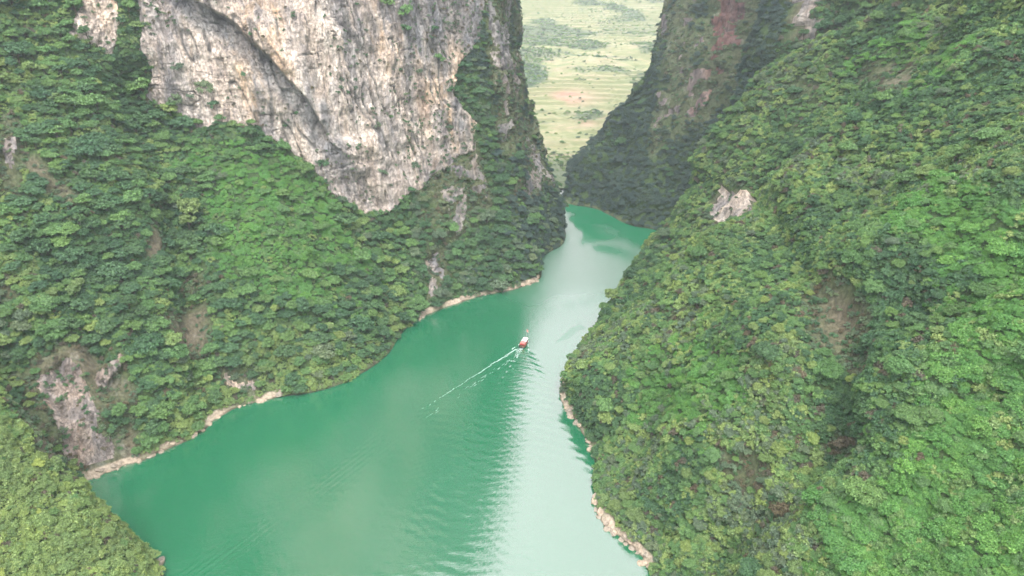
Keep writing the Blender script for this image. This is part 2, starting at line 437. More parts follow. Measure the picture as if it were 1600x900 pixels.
# photo outlines of the bare rock faces; (polygon, strength, tone)
ROCKL = [
    ([(218, -500), (218, 0), (226, 80), (238, 150), (252, 160), (292, 190), (312, 206), (345, 200), (405, 208), (452, 236), (490, 262), (520, 292), (550, 322), (588, 336), (604, 328), (640, 302), (690, 266), (742, 232), (745, 190), (705, 150), (715, 110), (752, 60), (760, 0), (750, -500)], 1.0),
    ([(98, 50), (128, 12), (140, -60), (178, -60), (180, 0), (182, 85), (165, 70), (130, 55)], 1.0),
    ([(755, -80), (800, -80), (803, 60), (815, 190), (800, 200), (780, 150), (770, 90)], .52),
    ([(640, 300), (745, 215), (778, 320), (712, 385), (690, 330)], .3), ([(708, 315), (728, 310), (722, 372), (704, 376)], .7),
    ([(758, -80), (815, -80), (816, 70), (868, 290), (810, 335), (775, 210)], .33), ([(655, 330), (700, 320), (700, 440), (660, 430)], .3),
    ([(665, 425), (682, 430), (684, 470), (668, 472)], .8),
    ([(35, 612), (60, 580), (90, 575), (105, 555), (130, 575), (142, 625), (190, 700), (150, 740), (120, 735), (70, 690)], .86), ([(30, 560), (120, 530), (210, 600), (215, 720), (130, 750), (40, 680)], .6, 'soil'),
    ([(145, 600), (180, 555), (195, 562), (160, 610)], .9),
    ([(325, 590), (345, 575), (400, 582), (405, 612), (380, 620)], .85),
    ([(0, 170), (25, 180), (30, 340), (0, 350)], .62), ([(30, 250), (60, 240), (130, 330), (128, 362), (60, 300)], .62, 'soil'),
    ([(225, 500), (330, 470), (330, 585), (290, 560)], .55, 'soil'), ([(230, 350), (262, 380), (250, 410), (225, 400)], .6, 'soil'), ([(0, 420), (20, 430), (30, 560), (0, 600)], .6, 'soil'),
    ([(290, 430), (318, 425), (318, 455), (295, 460)], .7),
]
ROCKR = [
    ([(1100, 310), (1112, 292), (1150, 284), (1166, 290), (1158, 330), (1122, 362), (1102, 356)], 1.0),
    ([(1098, -200), (1200, -200), (1180, 20), (1158, 100), (1140, 170), (1116, 165), (1108, 60)], .68), ([(1060, -80), (1110, -80), (1120, 180), (1060, 230), (1000, 240), (1040, 100)], .34), ([(1040, -80), (1062, -80), (1052, 60), (1036, 70)], .5),
    ([(1068, 150), (1092, 152), (1100, 175), (1075, 178)], .8), ([(1050, 180), (1075, 190), (1055, 215), (1045, 205)], .6),
    ([(1238, -60), (1292, -60), (1285, 40), (1262, 60), (1245, 75), (1238, 40)], .95), ([(1222, 60), (1238, 50), (1236, 100), (1226, 96)], .7),
    ([(1228, 120), (1262, 130), (1258, 165), (1235, 160)], .8), ([(1262, 165), (1290, 175), (1288, 190), (1262, 186)], .6),
    ([(1240, 440), (1290, 430), (1345, 470), (1360, 560), (1380, 620), (1335, 610), (1290, 560), (1255, 500)], .48, 'soil'),
    ([(1290, 670), (1345, 670), (1345, 730), (1300, 730)], .5, 'soil'), ([(1130, 700), (1200, 690), (1180, 760), (1120, 770)], .58, 'soil'),
    ([(1180, 800), (1225, 775), (1250, 790), (1230, 830), (1190, 835)], .75, 'soil'),
    ([(1030, 395), (1060, 395), (1060, 418), (1035, 415)], .7),
    ([(1400, 640), (1440, 640), (1440, 665), (1405, 665)], .5, 'soil'), ([(1040, 470), (1080, 480), (1060, 520), (1035, 500)], .45, 'soil'), ([(1340, 110), (1420, 90), (1400, 130), (1350, 140)], .5, 'soil'),
]

def build_patch(name, cols, rsegs, csegs, rocks, amp, seed, band=False, red=False, ledges=()):
    A = np.array(cols).transpose(1, 0, 2)          # rows, cols
    G = catmull(A, rsegs)
    G = catmull(G.transpose(1, 0, 2), csegs).transpose(1, 0, 2)
    N = grid_normals(G)
    c = G[G.shape[0] // 2, G.shape[1] // 2]
    if N[G.shape[0] // 2, G.shape[1] // 2].dot(np.array([0, 100, 300]) - c) < 0: N = -N; flip = True
    else: flip = False
    px, py, dd = project(G)
    jit = fbm(G, 14, 4, seed + 50) * 11 * (300 / np.maximum(dd, 120)) 
    jit2 = fbm(G, 11, 4, seed + 60) * 11 * (300 / np.maximum(dd, 120))
    nz = fbm(G, 20, 5, seed + 70, 0.65)
    rock = np.zeros(px.shape)
    soil = np.zeros(px.shape)
    def soften(m, k):
        for _ in range(k):
            m = (m + np.roll(m, 1, 0) + np.roll(m, -1, 0) + np.roll(m, 1, 1) + np.roll(m, -1, 1)) / 5
        return m
    for q in rocks:
        poly, s = q[0], q[1]
        m = inpoly(px + jit, py + jit2, poly).astype(float)
        if s < .9: m = soften(m, 14)
        v = np.clip(m * (s + .12) + nz * m * (.55 if s < .9 else .1), 0, 1)
        if len(q) > 2: soil = np.maximum(soil, v)
        else: rock = np.maximum(rock, v)
    ledge = np.zeros(px.shape)
    if not red: ledge = np.maximum(((px > 112) & (px < 442) & (py > 560)) * 1., ((px > 645) & (px < 842) & (py > 400)) * 1.)
    else: ledge = np.maximum(((py > 598) & (py < 712)) * 1., (py > 770) * (py < 885) * 1.) * (px < 1060)
    ledge = np.maximum(ledge, (name == 'spur') * (py > 860) * 1.)
    ledge = ledge * np.clip(.85 + fbm(G, 12, 3, seed + 120) * .9, 0, 1)
    # gullies and swelling ribs under the plant cover
    relief = np.zeros(px.shape)
    def along(pts, w, h):
        dm = np.full(px.shape, 1e9)
        for (x0, y0), (x1, y1) in zip(pts, pts[1:]):
            t = np.clip(((px - x0) * (x1 - x0) + (py - y0) * (y1 - y0)) / ((x1 - x0) ** 2 + (y1 - y0) ** 2), 0, 1)
            dm = np.minimum(dm, np.hypot(px - x0 - t * (x1 - x0), py - y0 - t * (y1 - y0)))
        return h * np.exp(-(dm / w) ** 2)
    if red:
        relief += along([(1190, 330), (1265, 440), (1330, 560), (1320, 680), (1230, 790), (1120, 860)], 44, -10) * (G[..., 1] < 460)
        relief += along([(1420, 480), (1480, 500), (1600, 420)], 22, -4) + along([(1380, 640), (1500, 560), (1620, 500)], 50, 6)
        relief += along([(1330, 800), (1480, 700), (1620, 660)], 60, 6) + along([(1440, 660), (1560, 620)], 18, -4)
        relief += along([(1380, 380), (1440, 300), (1600, 260)], 40, 4)
    elif band:
        relief += along([(205, 130), (270, 330), (300, 480), (310, 600)], 24, -9) + along([(60, 380), (130, 500), (170, 600)], 28, -7)
        relief += along([(350, 240), (430, 400), (500, 560)], 50, 4)
    # rough large forms
    z = G[..., 2]
    D = fbm(G, 75, 3, seed) * amp + fbm(G, 24, 4, seed + 9) * amp * 0.42
    steep = np.clip(1 - N[..., 2] * 1.6, 0, 1)
    ver = fbm(G, 10, 5, seed + 20, 0.6, (1, 1, 0.22))
    rid = 1 - np.abs(fbm(G, 7, 4, seed + 30, 0.55, (1, 1, 0.16))) * 1.6
    crack = fbm(G, 22, 4, seed + 40, 0.55, (.35, .35, 1.9))
    rk = (rock > .5).astype(float)
    D = D * (1 - .35 * rk) + rk * (ver * 2.2 + rid * 1.1 + np.sign(crack) * np.abs(crack) ** .7 * 1.4)
    D = D + (1 - rk) * fbm(G, 6, 3, seed + 80) * .8 + relief * (1 - rk)
    lean = np.stack([G[..., 0] + .25 * z, G[..., 1] - .1 * z, z], -1)
    fis = 1 - np.abs(fbm(lean, 16, 3, seed + 46, .55, (1, 1, .22))) * 2.2
    fis = sstep(.80, .98, fis) * sstep(-.35, .3, fbm(G, 30, 2, seed + 47))
    joint = 1 - np.abs(fbm(lean, 13, 3, seed + 48, .5, (.5, .5, 1.6))) * 2.4
    joint = sstep(.86, .99, joint) * sstep(-.1, .4, fbm(G, 24, 2, seed + 49))
    D = D - rk * (fis * 1.5 + joint * 1.3)
    big = fbm(lean, 34, 3, seed + 51, .5, (1, 1, .45))
    D = D + rk * (np.floor(big * 4) / 4 * 3.2)
    fine = 1 - np.abs(fbm(G, 3.6, 3, seed + 44, .6, (1, 1, .3))) * 2
    blocky = fbm(G, 9, 3, seed + 45, .6, (1, 1, .7))
    D = D + rk * (fine * .55 + np.round(blocky * 2.5) * .55)
    grey = np.zeros(px.shape); och = np.clip(.5 + 1.5 * fbm(G, 38, 3, seed + 90, .5, (1, 1, .4)), 0, 1); redt = np.zeros(px.shape)
    if band:
        up = np.array([(215, -70), (285, -12), (330, 10), (372, 42), (400, 70), (430, 100), (462, 130), (490, 165), (515, 215), (560, 270), (600, 320)], float)
        lo = np.array([(215, -10), (262, 20), (310, 48), (345, 72), (378, 104), (410, 135), (440, 165), (470, 200), (500, 235), (540, 290), (560, 330)], float)
        yu = np.interp(px + jit * .4, up[:, 0], up[:, 1]) ; yl = np.interp(px + jit * .4, lo[:, 0], lo[:, 1])
        inb = (px > 215) & (px < 600) & (rock > .5)
        s = (py + jit2 * .5 - yu) / np.maximum(yl - yu, 5)
        # overhang lip above, undercut below it, easing back out downwards
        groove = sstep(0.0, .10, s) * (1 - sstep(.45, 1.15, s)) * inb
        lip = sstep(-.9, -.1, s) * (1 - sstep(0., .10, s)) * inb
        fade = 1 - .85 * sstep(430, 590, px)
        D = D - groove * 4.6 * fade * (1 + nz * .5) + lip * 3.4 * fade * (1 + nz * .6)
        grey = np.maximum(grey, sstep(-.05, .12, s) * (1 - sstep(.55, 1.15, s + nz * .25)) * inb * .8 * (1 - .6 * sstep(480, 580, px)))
        inb2 = (rock > .5)
        gz = np.clip(fbm(G, 30, 4, seed + 95, .6, (1, 1, .5)) * 1.6 - .35, 0, 1)
        top = sstep(560, 640, px) * (1 - sstep(10, 90, py - (px - 600) * .3))
        grey = np.clip(np.maximum(grey, np.maximum(gz * .8, top * .8)) * inb2, 0, 1)
        # diagonal dipping beds on the lower right of the wall
        bed = np.sin((px * .55 - py * .85) * .17 + fbm(G, 20, 3, seed + 97) * 3)
        D = D + rk * bed * .5 * sstep(460, 540, px) * sstep(130, 200, py)
        small = (py > 530) & (px < 230)
        grey = np.maximum(grey, (px > 752) * .7)
        grey = np.maximum(grey, small * .55)
        redt = np.maximum(redt, small * .22)
        right = sstep(640, 700, px) * sstep(200, 280, py)
        grey = np.maximum(grey, right * .7); och = np.maximum(och, right)
        och = np.maximum(och, (px < 230) * .2 + (py > 400) * .8)
    if red:
        redt = (px < 1205) * (py < 260) * np.clip(.35 + .75 * sstep(1080, 1125, px), 0, 1) * (G[..., 1] > 540)
        redt = np.maximum(redt, inpoly(px, py, ROCKR[4][0]) * .8)
        far = (G[..., 1] > 540).astype(float)
        grey = np.where(redt > .6, 0, .35 + .45 * far)
        grey = np.where((px > 1215) & (px < 1300) & (py < 110), .45, grey)
        grey = np.where((px > 1090) & (px < 1170) & (py > 270) & (py < 370) & (G[..., 1] < 460), .05, grey)
        och = np.where((py > 560), 1, och)
    if red: D = D - rk * (G[..., 1] < 460) * 3.2
    fadez = sstep(0.5, 14, z)
    D = D * (0.12 + .88 * fadez)
    # keep the shore from being pushed about, apart from small points and coves
    G2 = G + N * D[..., None]
    # rocky ledge along the waterline, uneven steps
    sh = np.exp(-((z - 1.6) / 2.2) ** 2) * (.35 + .65 * ledge)
    G2[..., 2] += sh * (fbm(G, 9, 4, seed + 33) * 1.5)
    hz = np.zeros(3)
    N2 = np.array([N[..., 0], N[..., 1], N[..., 2] * 0]); N2 = np.moveaxis(N2, 0, -1)
    G2 += N2 * (sh * fbm(G, 16, 3, seed + 37) * 2.8)[..., None]
    R, C = px.shape
    bare = np.clip(rock, 0, 1)
    tone = np.stack([och, grey, redt, np.ones_like(grey)], -1)
    V = G2.reshape(-1, 3)
    attrs = {'crack': (np.clip(fis + joint, 0, 1) * rk).ravel(), 'bare': np.clip(np.maximum(soil, bare * .8), 0, 1).ravel(), 'ledge': ledge.ravel(), 'tone': tone.reshape(-1, 4)}
    fr = (bare[:-1, :-1] + bare[1:, :-1] + bare[:-1, 1:] + bare[1:, 1:]) / 4 > .62
    fr &= (z[:-1, :-1] > 4)
    return dict(name=name, G=G2, V=V, attrs=attrs, fr=fr, R=R, C=C, rock=np.maximum(bare, soil), ledge=ledge, flip=flip, seed=seed)

RS = [3, 4, 20, 38, 66, 78, 74, 24, 12, 6]
PL = build_patch('left', L, RS, [6, 8, 32, 40, 42, 42, 46, 52, 52, 44, 42, 48, 44, 26, 28, 34, 12, 6], ROCKL, 7.0, 11, band=True)
PR = build_patch('right', Rr, [3, 4, 14, 24, 28, 30, 30, 14, 8, 6], [10, 14, 22, 16, 16, 20, 18, 20, 20, 14, 16, 14, 14, 22, 20, 20, 14, 8], ROCKR, 8.0, 23, red=True)
PS = build_patch('spur', S_, [3, 4, 12, 16, 16, 14, 12, 6, 4, 4], [8, 14, 20, 18], [([(0, 615), (60, 660), (140, 730), (130, 760), (50, 690), (0, 650)], .4)], 2.6, 37)

def emit_patch(P, slope_name, slope_label, cliff_name, cliff_label):
    q = grid_faces(P['R'], P['C'], None, P['flip']); m = P['fr'].ravel()
    v, f, a = compact(P['V'], q[~m], P['attrs'])
    link(slope_name, mesh_np(slope_name, v, f, [M_GROUND], True, a), kind='structure', label=slope_label)
    if m.sum() > 50:
        v, f, a = compact(P['V'], q[m], P['attrs'])
        link(cliff_name, mesh_np(cliff_name, v, f, [M_ROCK], True, a), kind='structure', label=cliff_label)

emit_patch(PL, 'left_slope', 'steep wooded gorge slope rising from the left bank', 'limestone_cliff', 'huge pale limestone cliff face above the wooded left bank')
emit_patch(PR, 'right_slope', 'steep leafy gorge slope rising from the right bank', 'red_cliff', 'bare rock faces of the right bank with reddish streaked wall')
emit_patch(PS, 'near_slope', 'near left hillside spur covered in yellow green bushes', 'near_rock', 'small rock face on the near left spur')

def bvh_of(P):
    G = P['G'][::2, ::2]
    R, C = G.shape[:2]
    return G, BVHTree.FromPolygons(G.reshape(-1, 3).tolist(), grid_faces(R, C).tolist())
BV = {k: bvh_of(P)[1] for k, P in (('L', PL), ('R', PR), ('S', PS))}
CAM = Vector((0, 0, H))
def ray(px, py, which='LRS'):
    """where the sight line through a photo pixel meets the ground"""
    d = Vector(pdir(px, py)).normalized(); best = None
    for k in which:
        h = BV[k].ray_cast(CAM, d)
        if h[0] is not None and (best is None or h[3] < best[3]): best = h
    return best

# ---------------------------------------------------------------- river
BOAT = np.array([7.3, 366.0]); HEAD = np.array([.31, .951]); SIDE = np.array([HEAD[1], -HEAD[0]])
def water_height(X, Y):
    dx, dy = X - BOAT[0], Y - BOAT[1]
    a = -(dx * HEAD[0] + dy * HEAD[1])               # distance astern
    b = dx * SIDE[0] + dy * SIDE[1]                  # to starboard
    b2 = np.where(b > 0, b / 2.1, b)                # the starboard train spreads wider towards the near bank
    r = np.hypot(a, b2)
    z = np.zeros_like(X)
    k0 = 9.81 / 3.15 ** 2
    for th in np.linspace(-1.36, 1.36, 61):
        k = k0 / math.cos(th) ** 2
        wgt = math.cos(th) ** .4 * math.exp(-(k / 3.4) ** 2)
        z += wgt * np.cos(k * (a * math.cos(th) + b2 * math.sin(th)) + .6)
    z *= (2.72 / 61) * .16
    ang = np.abs(b2) / np.maximum(a, .5)
    env = sstep(0, 4, a) * (1 - sstep(.36, .55, ang)) * np.exp(-a / 260)
    z *= env * np.where(b > 0, 1.75, .7) * (1 - .55 * sstep(22, 55, b))
    z *= 1 + .35 * np.sin(X * .11 + 2 * np.sin(Y * .05)) * np.sin(Y * .09 + X * .03)
    # older parallel wake line from the same boat on the near left
    t = (dx * -.56 + dy * -.828); n = (dx * -.828 - dy * -.56)
    z += .035 * np.cos(n * 2.4 + t * .05) * np.exp(-((n - 3) / 6.0) ** 2) * sstep(70, 120, t)
    return z
xs = np.arange(-165, 72, .5); ys = np.arange(128, 392, .5)
XX, YY = np.meshgrid(xs, ys)
ZZ = water_height(XX, YY)
def wbnd(x0, x1, y0, y1, X, Y, w=8):
    return sstep(x0, x0 + w, X) * (1 - sstep(x1 - w, x1, X)) * sstep(y0, y0 + w, Y) * (1 - sstep(y1 - w, y1, Y))
ZZ *= wbnd(xs[0], xs[-1], ys[0], ys[-1], XX, YY)

def calm_and_reflection_patches():
    """wind-slick and painted cliff-reflection outlines on the far reach, given where they float"""
    polys = [[(892, 338), (905, 333), (935, 345), (940, 360), (957, 371), (930, 378), (905, 382), (908, 362), (893, 352)],
             [(925, 385), (950, 384), (985, 398), (1005, 408), (1000, 412), (965, 398), (930, 392)],
             [(975, 458), (930, 464), (885, 474), (868, 482), (900, 478), (940, 470), (985, 464)],
             [(880, 520), (905, 505), (915, 512), (890, 528), (862, 535)],
             [(878, 312), (950, 326), (1040, 366), (1040, 392), (1000, 386), (958, 356), (915, 338), (884, 330)]]  # last outline paints the dark cliff's green reflection along the far bank
    return polys

def make_water():
    t = NT('river_water')
    b = t.b
    vec = t.pos((1, 1, 1))
    n1 = t.noise(vec, .9, 3, .5); n2 = t.noise(vec, .22, 3, .5)
    big = t.noise(t.pos((.012, .008, 1)), 1.0, 3)
    wind = t.attr('wind'); calm = t.attr('calm')
    col = t.ramp(big, [(.3, (.014, .148, .068)), (.7, (.024, .170, .083))])
    t.l.new(col, b.inputs['Base Color'])
    b.inputs['IOR'].default_value = 1.33
    b.inputs['Specular IOR Level'].default_value = 0.5
    rgh = t.math('ADD', t.math('MULTIPLY', wind.outputs['Fac'], .36), .05)
    t.l.new(rgh, b.inputs['Roughness'])
    st = t.math('ADD', t.math('MULTIPLY', wind.outputs['Fac'], .10), .038)
    rip = t.noise(t.pos((.35, 1.5, 1), (0, 0, math.radians(28))), 1.0, 3, .6)
    bm = t.new('ShaderNodeBump'); bm.inputs['Distance'].default_value = 1.0
    t.l.new(st, bm.inputs['Strength'])
    hh = t.math('ADD', t.math('ADD', t.math('MULTIPLY', n1, .8), n2), t.math('MULTIPLY', rip, 1.5)); t.l.new(hh, bm.inputs['Height'])
    t.l.new(bm.outputs[0], b.inputs['Normal'])
    # jade body colour; Fresnel mirror layer, boosted and tinted to silver the sky reflection
    gl = t.new('ShaderNodeBsdfGlossy'); gl.inputs['Color'].default_value = (1.0, .85, .915, 1)
    t.l.new(rgh, gl.inputs['Roughness']); t.l.new(bm.outputs[0], gl.inputs['Normal'])
    fr = t.new('ShaderNodeFresnel'); fr.inputs['IOR'].default_value = 2.75; t.l.new(bm.outputs[0], fr.inputs['Normal'])
    k = t.math('MULTIPLY', fr.outputs[0], t.math('SUBTRACT', 1.0, t.math('MULTIPLY', calm.outputs['Fac'], .75)))
    df = t.new('ShaderNodeBsdfDiffuse'); t.l.new(col, df.inputs['Color'])
    mx = t.new('ShaderNodeMixShader'); t.l.new(k, mx.inputs[0])
    t.l.new(df.outputs[0], mx.inputs[1]); t.l.new(gl.outputs[0], mx.inputs[2]); t.l.new(mx.outputs[0], t.out.inputs['Surface'])
    return t.m
M_WATER = make_water()
# one sheet: a fine block for the wake joined edge to edge with the coarser outer water
def axis(lo, hi, fine, step): 
    a = np.arange(fine[0], lo, -step)[::-1] if lo < fine[0] else np.array([fine[0]])
    c = np.arange(fine[-1], hi, step)
    return np.unique(np.concatenate([a, fine, c]).round(4))
ax = axis(-420, 300, xs, 6.0); ay = axis(-100, 1200, ys, 4.0)
AX, AY = np.meshgrid(ax, ay)
AZ = water_height(AX, AY) * wbnd(xs[0], xs[-1], ys[0], ys[-1], AX, AY)
WV = np.stack([AX, AY, AZ], -1)
wpx, wpy, _ = project(WV)
jx = fbm(WV, 14, 3, 5) * 5
calm = np.zeros(AX.shape)
for pl, cs in zip(calm_and_reflection_patches(), (.85, .8, .3, .25, .75)): calm = np.maximum(calm, inpoly(wpx + jx, wpy + jx * .3, pl) * cs)
for _ in range(4):
    calm[1:-1, 1:-1] = (calm[1:-1, 1:-1] * 2 + calm[:-2, 1:-1] + calm[2:, 1:-1] + calm[1:-1, :-2] + calm[1:-1, 2:]) / 6
wind = sstep(-40, 10, AX + fbm(WV, 60, 3, 8) * 20) * sstep(330, 480, AY + fbm(WV, 40, 3, 9) * 35) 
wind = np.clip(wind * (1 - calm) + .03, 0, 1)
link('river', mesh_np('river', WV.reshape(-1, 3), grid_faces(*AX.shape), [M_WATER], True, {'wind': wind.ravel(), 'calm': calm.ravel()}),
     kind='structure', label='jade green river winding through the gorge')

# riverbed and base ground under everything
bed = mesh_np('riverbed', [(-2600, -400, -11), (2600, -400, -11), (2600, 1250, -11), (-2600, 1250, -11)], [[0, 1, 2, 3]], [M_GROUND], False)
link('riverbed', bed, kind='structure', label='bed of the river below the water')

# ---------------------------------------------------------------- far terraced hillside
def far_material():
    t = NT('far_fields')
    n1 = t.noise(t.pos((.0045, .011, .011)), 1.0, 5, .6)
    n2 = t.noise(t.pos((.02, .035, .12)), 1.0, 6, .7)
    n3 = t.noise(t.pos((.07, .12, .12)), 1.0, 3, .6)
    fields = t.ramp(n2, [(.30, (.16, .19, .085)), (.42, (.23, .24, .11)), (.50, (.29, .275, .145)), (.58, (.33, .28, .17)), (.70, (.32, .245, .16))])
    c = t.mix(t.ramp(n3, [(.35, (0, 0, 0)), (.6, (.5, .5, .5))]), fields, (.13, .17, .07))
    gn = t.new('ShaderNodeNewGeometry'); sz_ = t.new('ShaderNodeSeparateXYZ'); t.l.new(gn.outputs['Normal'], sz_.inputs[0])
    rs = t.ramp(sz_.outputs['Z'], [(.93, (.6, .6, .6)), (.985, (0, 0, 0))])
    c = t.mix(rs, c, (.15, .17, .075))
    wood = t.attr('wood'); c = t.mix(wood.outputs['Fac'], c, (.07, .105, .06))
    soil = t.attr('soil'); c = t.mix(soil.outputs['Fac'], c, t.ramp(n2, [(.4, (.33, .20, .14)), (.6, (.36, .27, .18))]))
    t.l.new(c, t.b.inputs['Base Color']); t.b.inputs['Roughness'].default_value = 1.0
    return t.m
M_FAR = far_material()
fx = np.linspace(-900, 1500, 300); fs = np.concatenate([np.linspace(684, 2300, 560), np.linspace(2320, 3800, 50)])
FX, FY = np.meshgrid(fx, fs)
prof = np.interp(FY, [690, 700, 900, 1000, 1200, 1400, 1700, 2000, 2400, 2800, 3300, 3800], [-7, 3, 13, 22, 42, 70, 122, 190, 300, 420, 560, 600])
FP = np.stack([FX, FY, FX * 0], -1)
fz = prof + fbm(FP, 420, 4, 61) * 26 * sstep(800, 1400, FY) + fbm(FP, 110, 3, 66) * 5 * sstep(760, 1000, FY)
fz -= sstep(380, 900, FX - (FY - 2000) * .1) * sstep(1500, 2100, FY) * 200      # the ridge drops away on the right
step = 4.2
tf = fz / step; fr_ = tf - np.floor(tf)
fzt = (np.floor(tf) + sstep(.80, 1.0, fr_)) * step
terr = sstep(.0, .3, fbm(FP, 260, 3, 71) + .25) * (FY < 1900)
fz = fz * (1 - terr) + fzt * terr
FV = np.stack([FX, FY, fz], -1)
fpx, fpy, _ = project(FV)
wood = np.clip(sstep(-.05, .25, fbm(FP, 120, 4, 75)) * np.exp(-((fpy - 105) / 45) ** 2) * 1.3 + sstep(.35, .6, fbm(FP, 90, 4, 77)) * .7, 0, 1)
wood = np.maximum(wood, (1 - sstep(760, 860, FY)) * .8)
soil = np.exp(-(((fpx - 888) / 34) ** 2 + ((fpy - 152) / 11) ** 2)) * 1.4 + np.exp(-(((fpx - 905) / 26) ** 2 + ((fpy - 193) / 6) ** 2))
soil = np.clip(soil * sstep(-.5, .1, fbm(FP, 60, 4, 79)), 0, 1) * (1 - wood * .5)
link('far_hillside', mesh_np('far_hillside', FV.reshape(-1, 3), grid_faces(*FX.shape), [M_FAR], True, {'wood': wood.ravel(), 'soil': soil.ravel()}),
     kind='structure', label='bright hazy hillside of terraced fields beyond the gorge')
# blue mountain behind the shoulder of the hillside
mx_ = np.linspace(-1500, 4500, 90); my_ = np.linspace(4300, 6500, 40)
MX, MY = np.meshgrid(mx_, my_)
MP = np.stack([MX, MY, MX * 0], -1)
mz = 480 * sstep(4300, 5600, MY) + fbm(MP, 900, 5, 91) * 130 - 20
link('far_mountain', mesh_np('far_mountain', np.stack([MX, MY, mz], -1).reshape(-1, 3), grid_faces(*MX.shape), [simple('far_forest', (.05, .09, .05), 1.0)], True),
     kind='structure', label='blue forested mountain far beyond the terraced hillside')
bb = mesh_np('valley_floor', [(-6000, 1200, -12), (6000, 1200, -12), (6000, 7500, -12), (-6000, 7500, -12)], [[0, 1, 2, 3]], [M_FAR], False)
link('valley_floor', bb, kind='structure', label='low valley ground behind the gorge')

exec_trees = True
# ---------------------------------------------------------------- plant models
def leaf_quads(P, Nn, size, rg, asp=.55, droop=0.25):
    """one rhombic leaf spray per point: P (n,3), Nn (n,3)"""
    n = len(P)
    Nn = Nn / np.maximum(np.linalg.norm(Nn, axis=1, keepdims=True), 1e-6)
    t = rg.normal(size=(n, 3)); t -= (t * Nn).sum(1, keepdims=True) * Nn
    t /= np.maximum(np.linalg.norm(t, axis=1, keepdims=True), 1e-6)
    b = np.cross(Nn, t)
    s = (size * rg.uniform(.65, 1.35, n))[:, None]
    tip = P + t * s * .62 - np.array([0, 0, 1]) * s * droop
    tail = P - t * s * .5
    l = P + b * s * asp * .5 + Nn * s * .05; r = P - b * s * asp * .5 + Nn * s * .05
    V = np.stack([tail, l, tip, r], 1).reshape(-1, 3)
    Fq = np.arange(4 * n).reshape(n, 4)
    return V, Fq

def crown_points(rg, R, hgt, nsub, nleaf, flat=.5, low=-.25):
    subs = []
    for i in range(nsub):
        a = rg.uniform(0, 6.283); rr = R * math.sqrt(rg.uniform(0.0, 1)) * .8
        top = hgt * (1 - (rr / R) ** 2 * .8) * rg.uniform(.7, 1.2)
        zc = top * rg.uniform(.55, 1.0) - hgt * .1
        subs.append((rr * math.cos(a) * 1.08, rr * math.sin(a), zc, R * rg.uniform(.14, .34)))
    subs = np.array(subs)
    w = subs[:, 3] ** 2; idx = rg.choice(nsub, nleaf, p=w / w.sum())
    d = rg.normal(size=(nleaf, 3)); d /= np.linalg.norm(d, axis=1, keepdims=True)
    flipm = (d[:, 2] < low); d[flipm, 2] *= -.8
    rad = subs[idx, 3] * (1.05 - rg.uniform(0, 1, nleaf) ** 1.6 * .6) * np.where(rg.uniform(size=nleaf) < .22, rg.uniform(1.0, 1.45, nleaf), 1.0)
    P = subs[idx, :3] + d * rad[:, None] * np.array([1, 1, flat])
    Nn = d * .75 + np.array([0, 0, .85]) + rg.normal(size=(nleaf, 3)) * .62
    return P, Nn, subs

def tube(path, radii, seg=6):
    V, Fq = [], []
    path = np.array(path, float)
    for i, p in enumerate(path):
        d = path[min(i + 1, len(path) - 1)] - path[max(i - 1, 0)]; d /= max(np.linalg.norm(d), 1e-6)
        a = np.cross(d, [0, 1, 0.1]); a /= max(np.linalg.norm(a), 1e-6); b = np.cross(d, a)
        for k in range(seg):
            an = 2 * math.pi * k / seg
            V.append(p + radii[i] * (math.cos(an) * a + math.sin(an) * b))
    for i in range(len(path) - 1):
        for k in range(seg):
            k2 = (k + 1) % seg
            Fq.append([i * seg + k, i * seg + k2, (i + 1) * seg + k2, (i + 1) * seg + k])
    return np.array(V), np.array(Fq)

def trunk_geo(rg, base_h, subs, r0):
    parts = []
    mid = np.array([rg.uniform(-.3, .3), rg.uniform(-.3, .3), base_h * .6])
    top = np.array([rg.uniform(-.4, .4), rg.uniform(-.4, .4), base_h + .8])
    parts.append(tube([(0, 0, -1.5), (0, 0, 0), mid, top], [r0 * 1.3, r0, r0 * .75, r0 * .45]))
    for s in subs[rg.choice(len(subs), min(5, len(subs)), replace=False)]:
        st = mid * rg.uniform(.8, 1.0) + (top - mid) * rg.uniform(0, .6)
        e = np.array([s[0], s[1], s[2] + base_h])
        parts.append(tube([st, (st + e) / 2 + [0, 0, -.2], e], [r0 * .45, r0 * .3, r0 * .1], 5))
    V, Fq, o = [], [], 0
    for v, f in parts: V.append(v); Fq.append(f + o); o += len(v)
    return np.concatenate(V), np.concatenate(Fq)

proto_col = bpy.data.collections.new('plant_models')      # instanced by the forest and undergrowth only, not linked to the scene
PROTO = {}      # key -> dict(trunk mesh, crown mesh, joined object index)
proto_list = []
def add_proto(key, species, R, hgt, base_h, nsub, nleaf, leaf, flat=.5, trunk=True, seed=0, asp=.55, droop=.25):
    rg = np.random.default_rng(seed)
    P, Nn, subs = crown_points(rg, R, hgt, nsub, nleaf, flat)
    P[:, 2] += base_h
    V, Fq = leaf_quads(P, Nn, leaf, rg, asp, droop)
    mat = SP_MAT[species]
    rec = dict(R=R, species=species, top=base_h + hgt)
    rec['crown'] = mesh_np('crown_' + key, V, Fq, [mat], False)
    if trunk:
        TV, TF = trunk_geo(rg, base_h, subs, R * .055 + .05)
        rec['trunk'] = mesh_np('trunk_' + key, TV, TF, [M_BARK], True)
        JV = np.concatenate([V, TV]); JF = np.concatenate([Fq, TF + len(V)])
        jm = mesh_np('tree_' + key, JV, JF, [mat, M_BARK], False, None, np.r_[np.zeros(len(Fq), int), np.ones(len(TF), int)])
    else: jm = rec['crown']
    ob = bpy.data.objects.new('m%03d_%s' % (len(proto_list), key), jm); proto_col.objects.link(ob)
    rec['idx'] = len(proto_list); proto_list.append(ob); PROTO[key] = rec

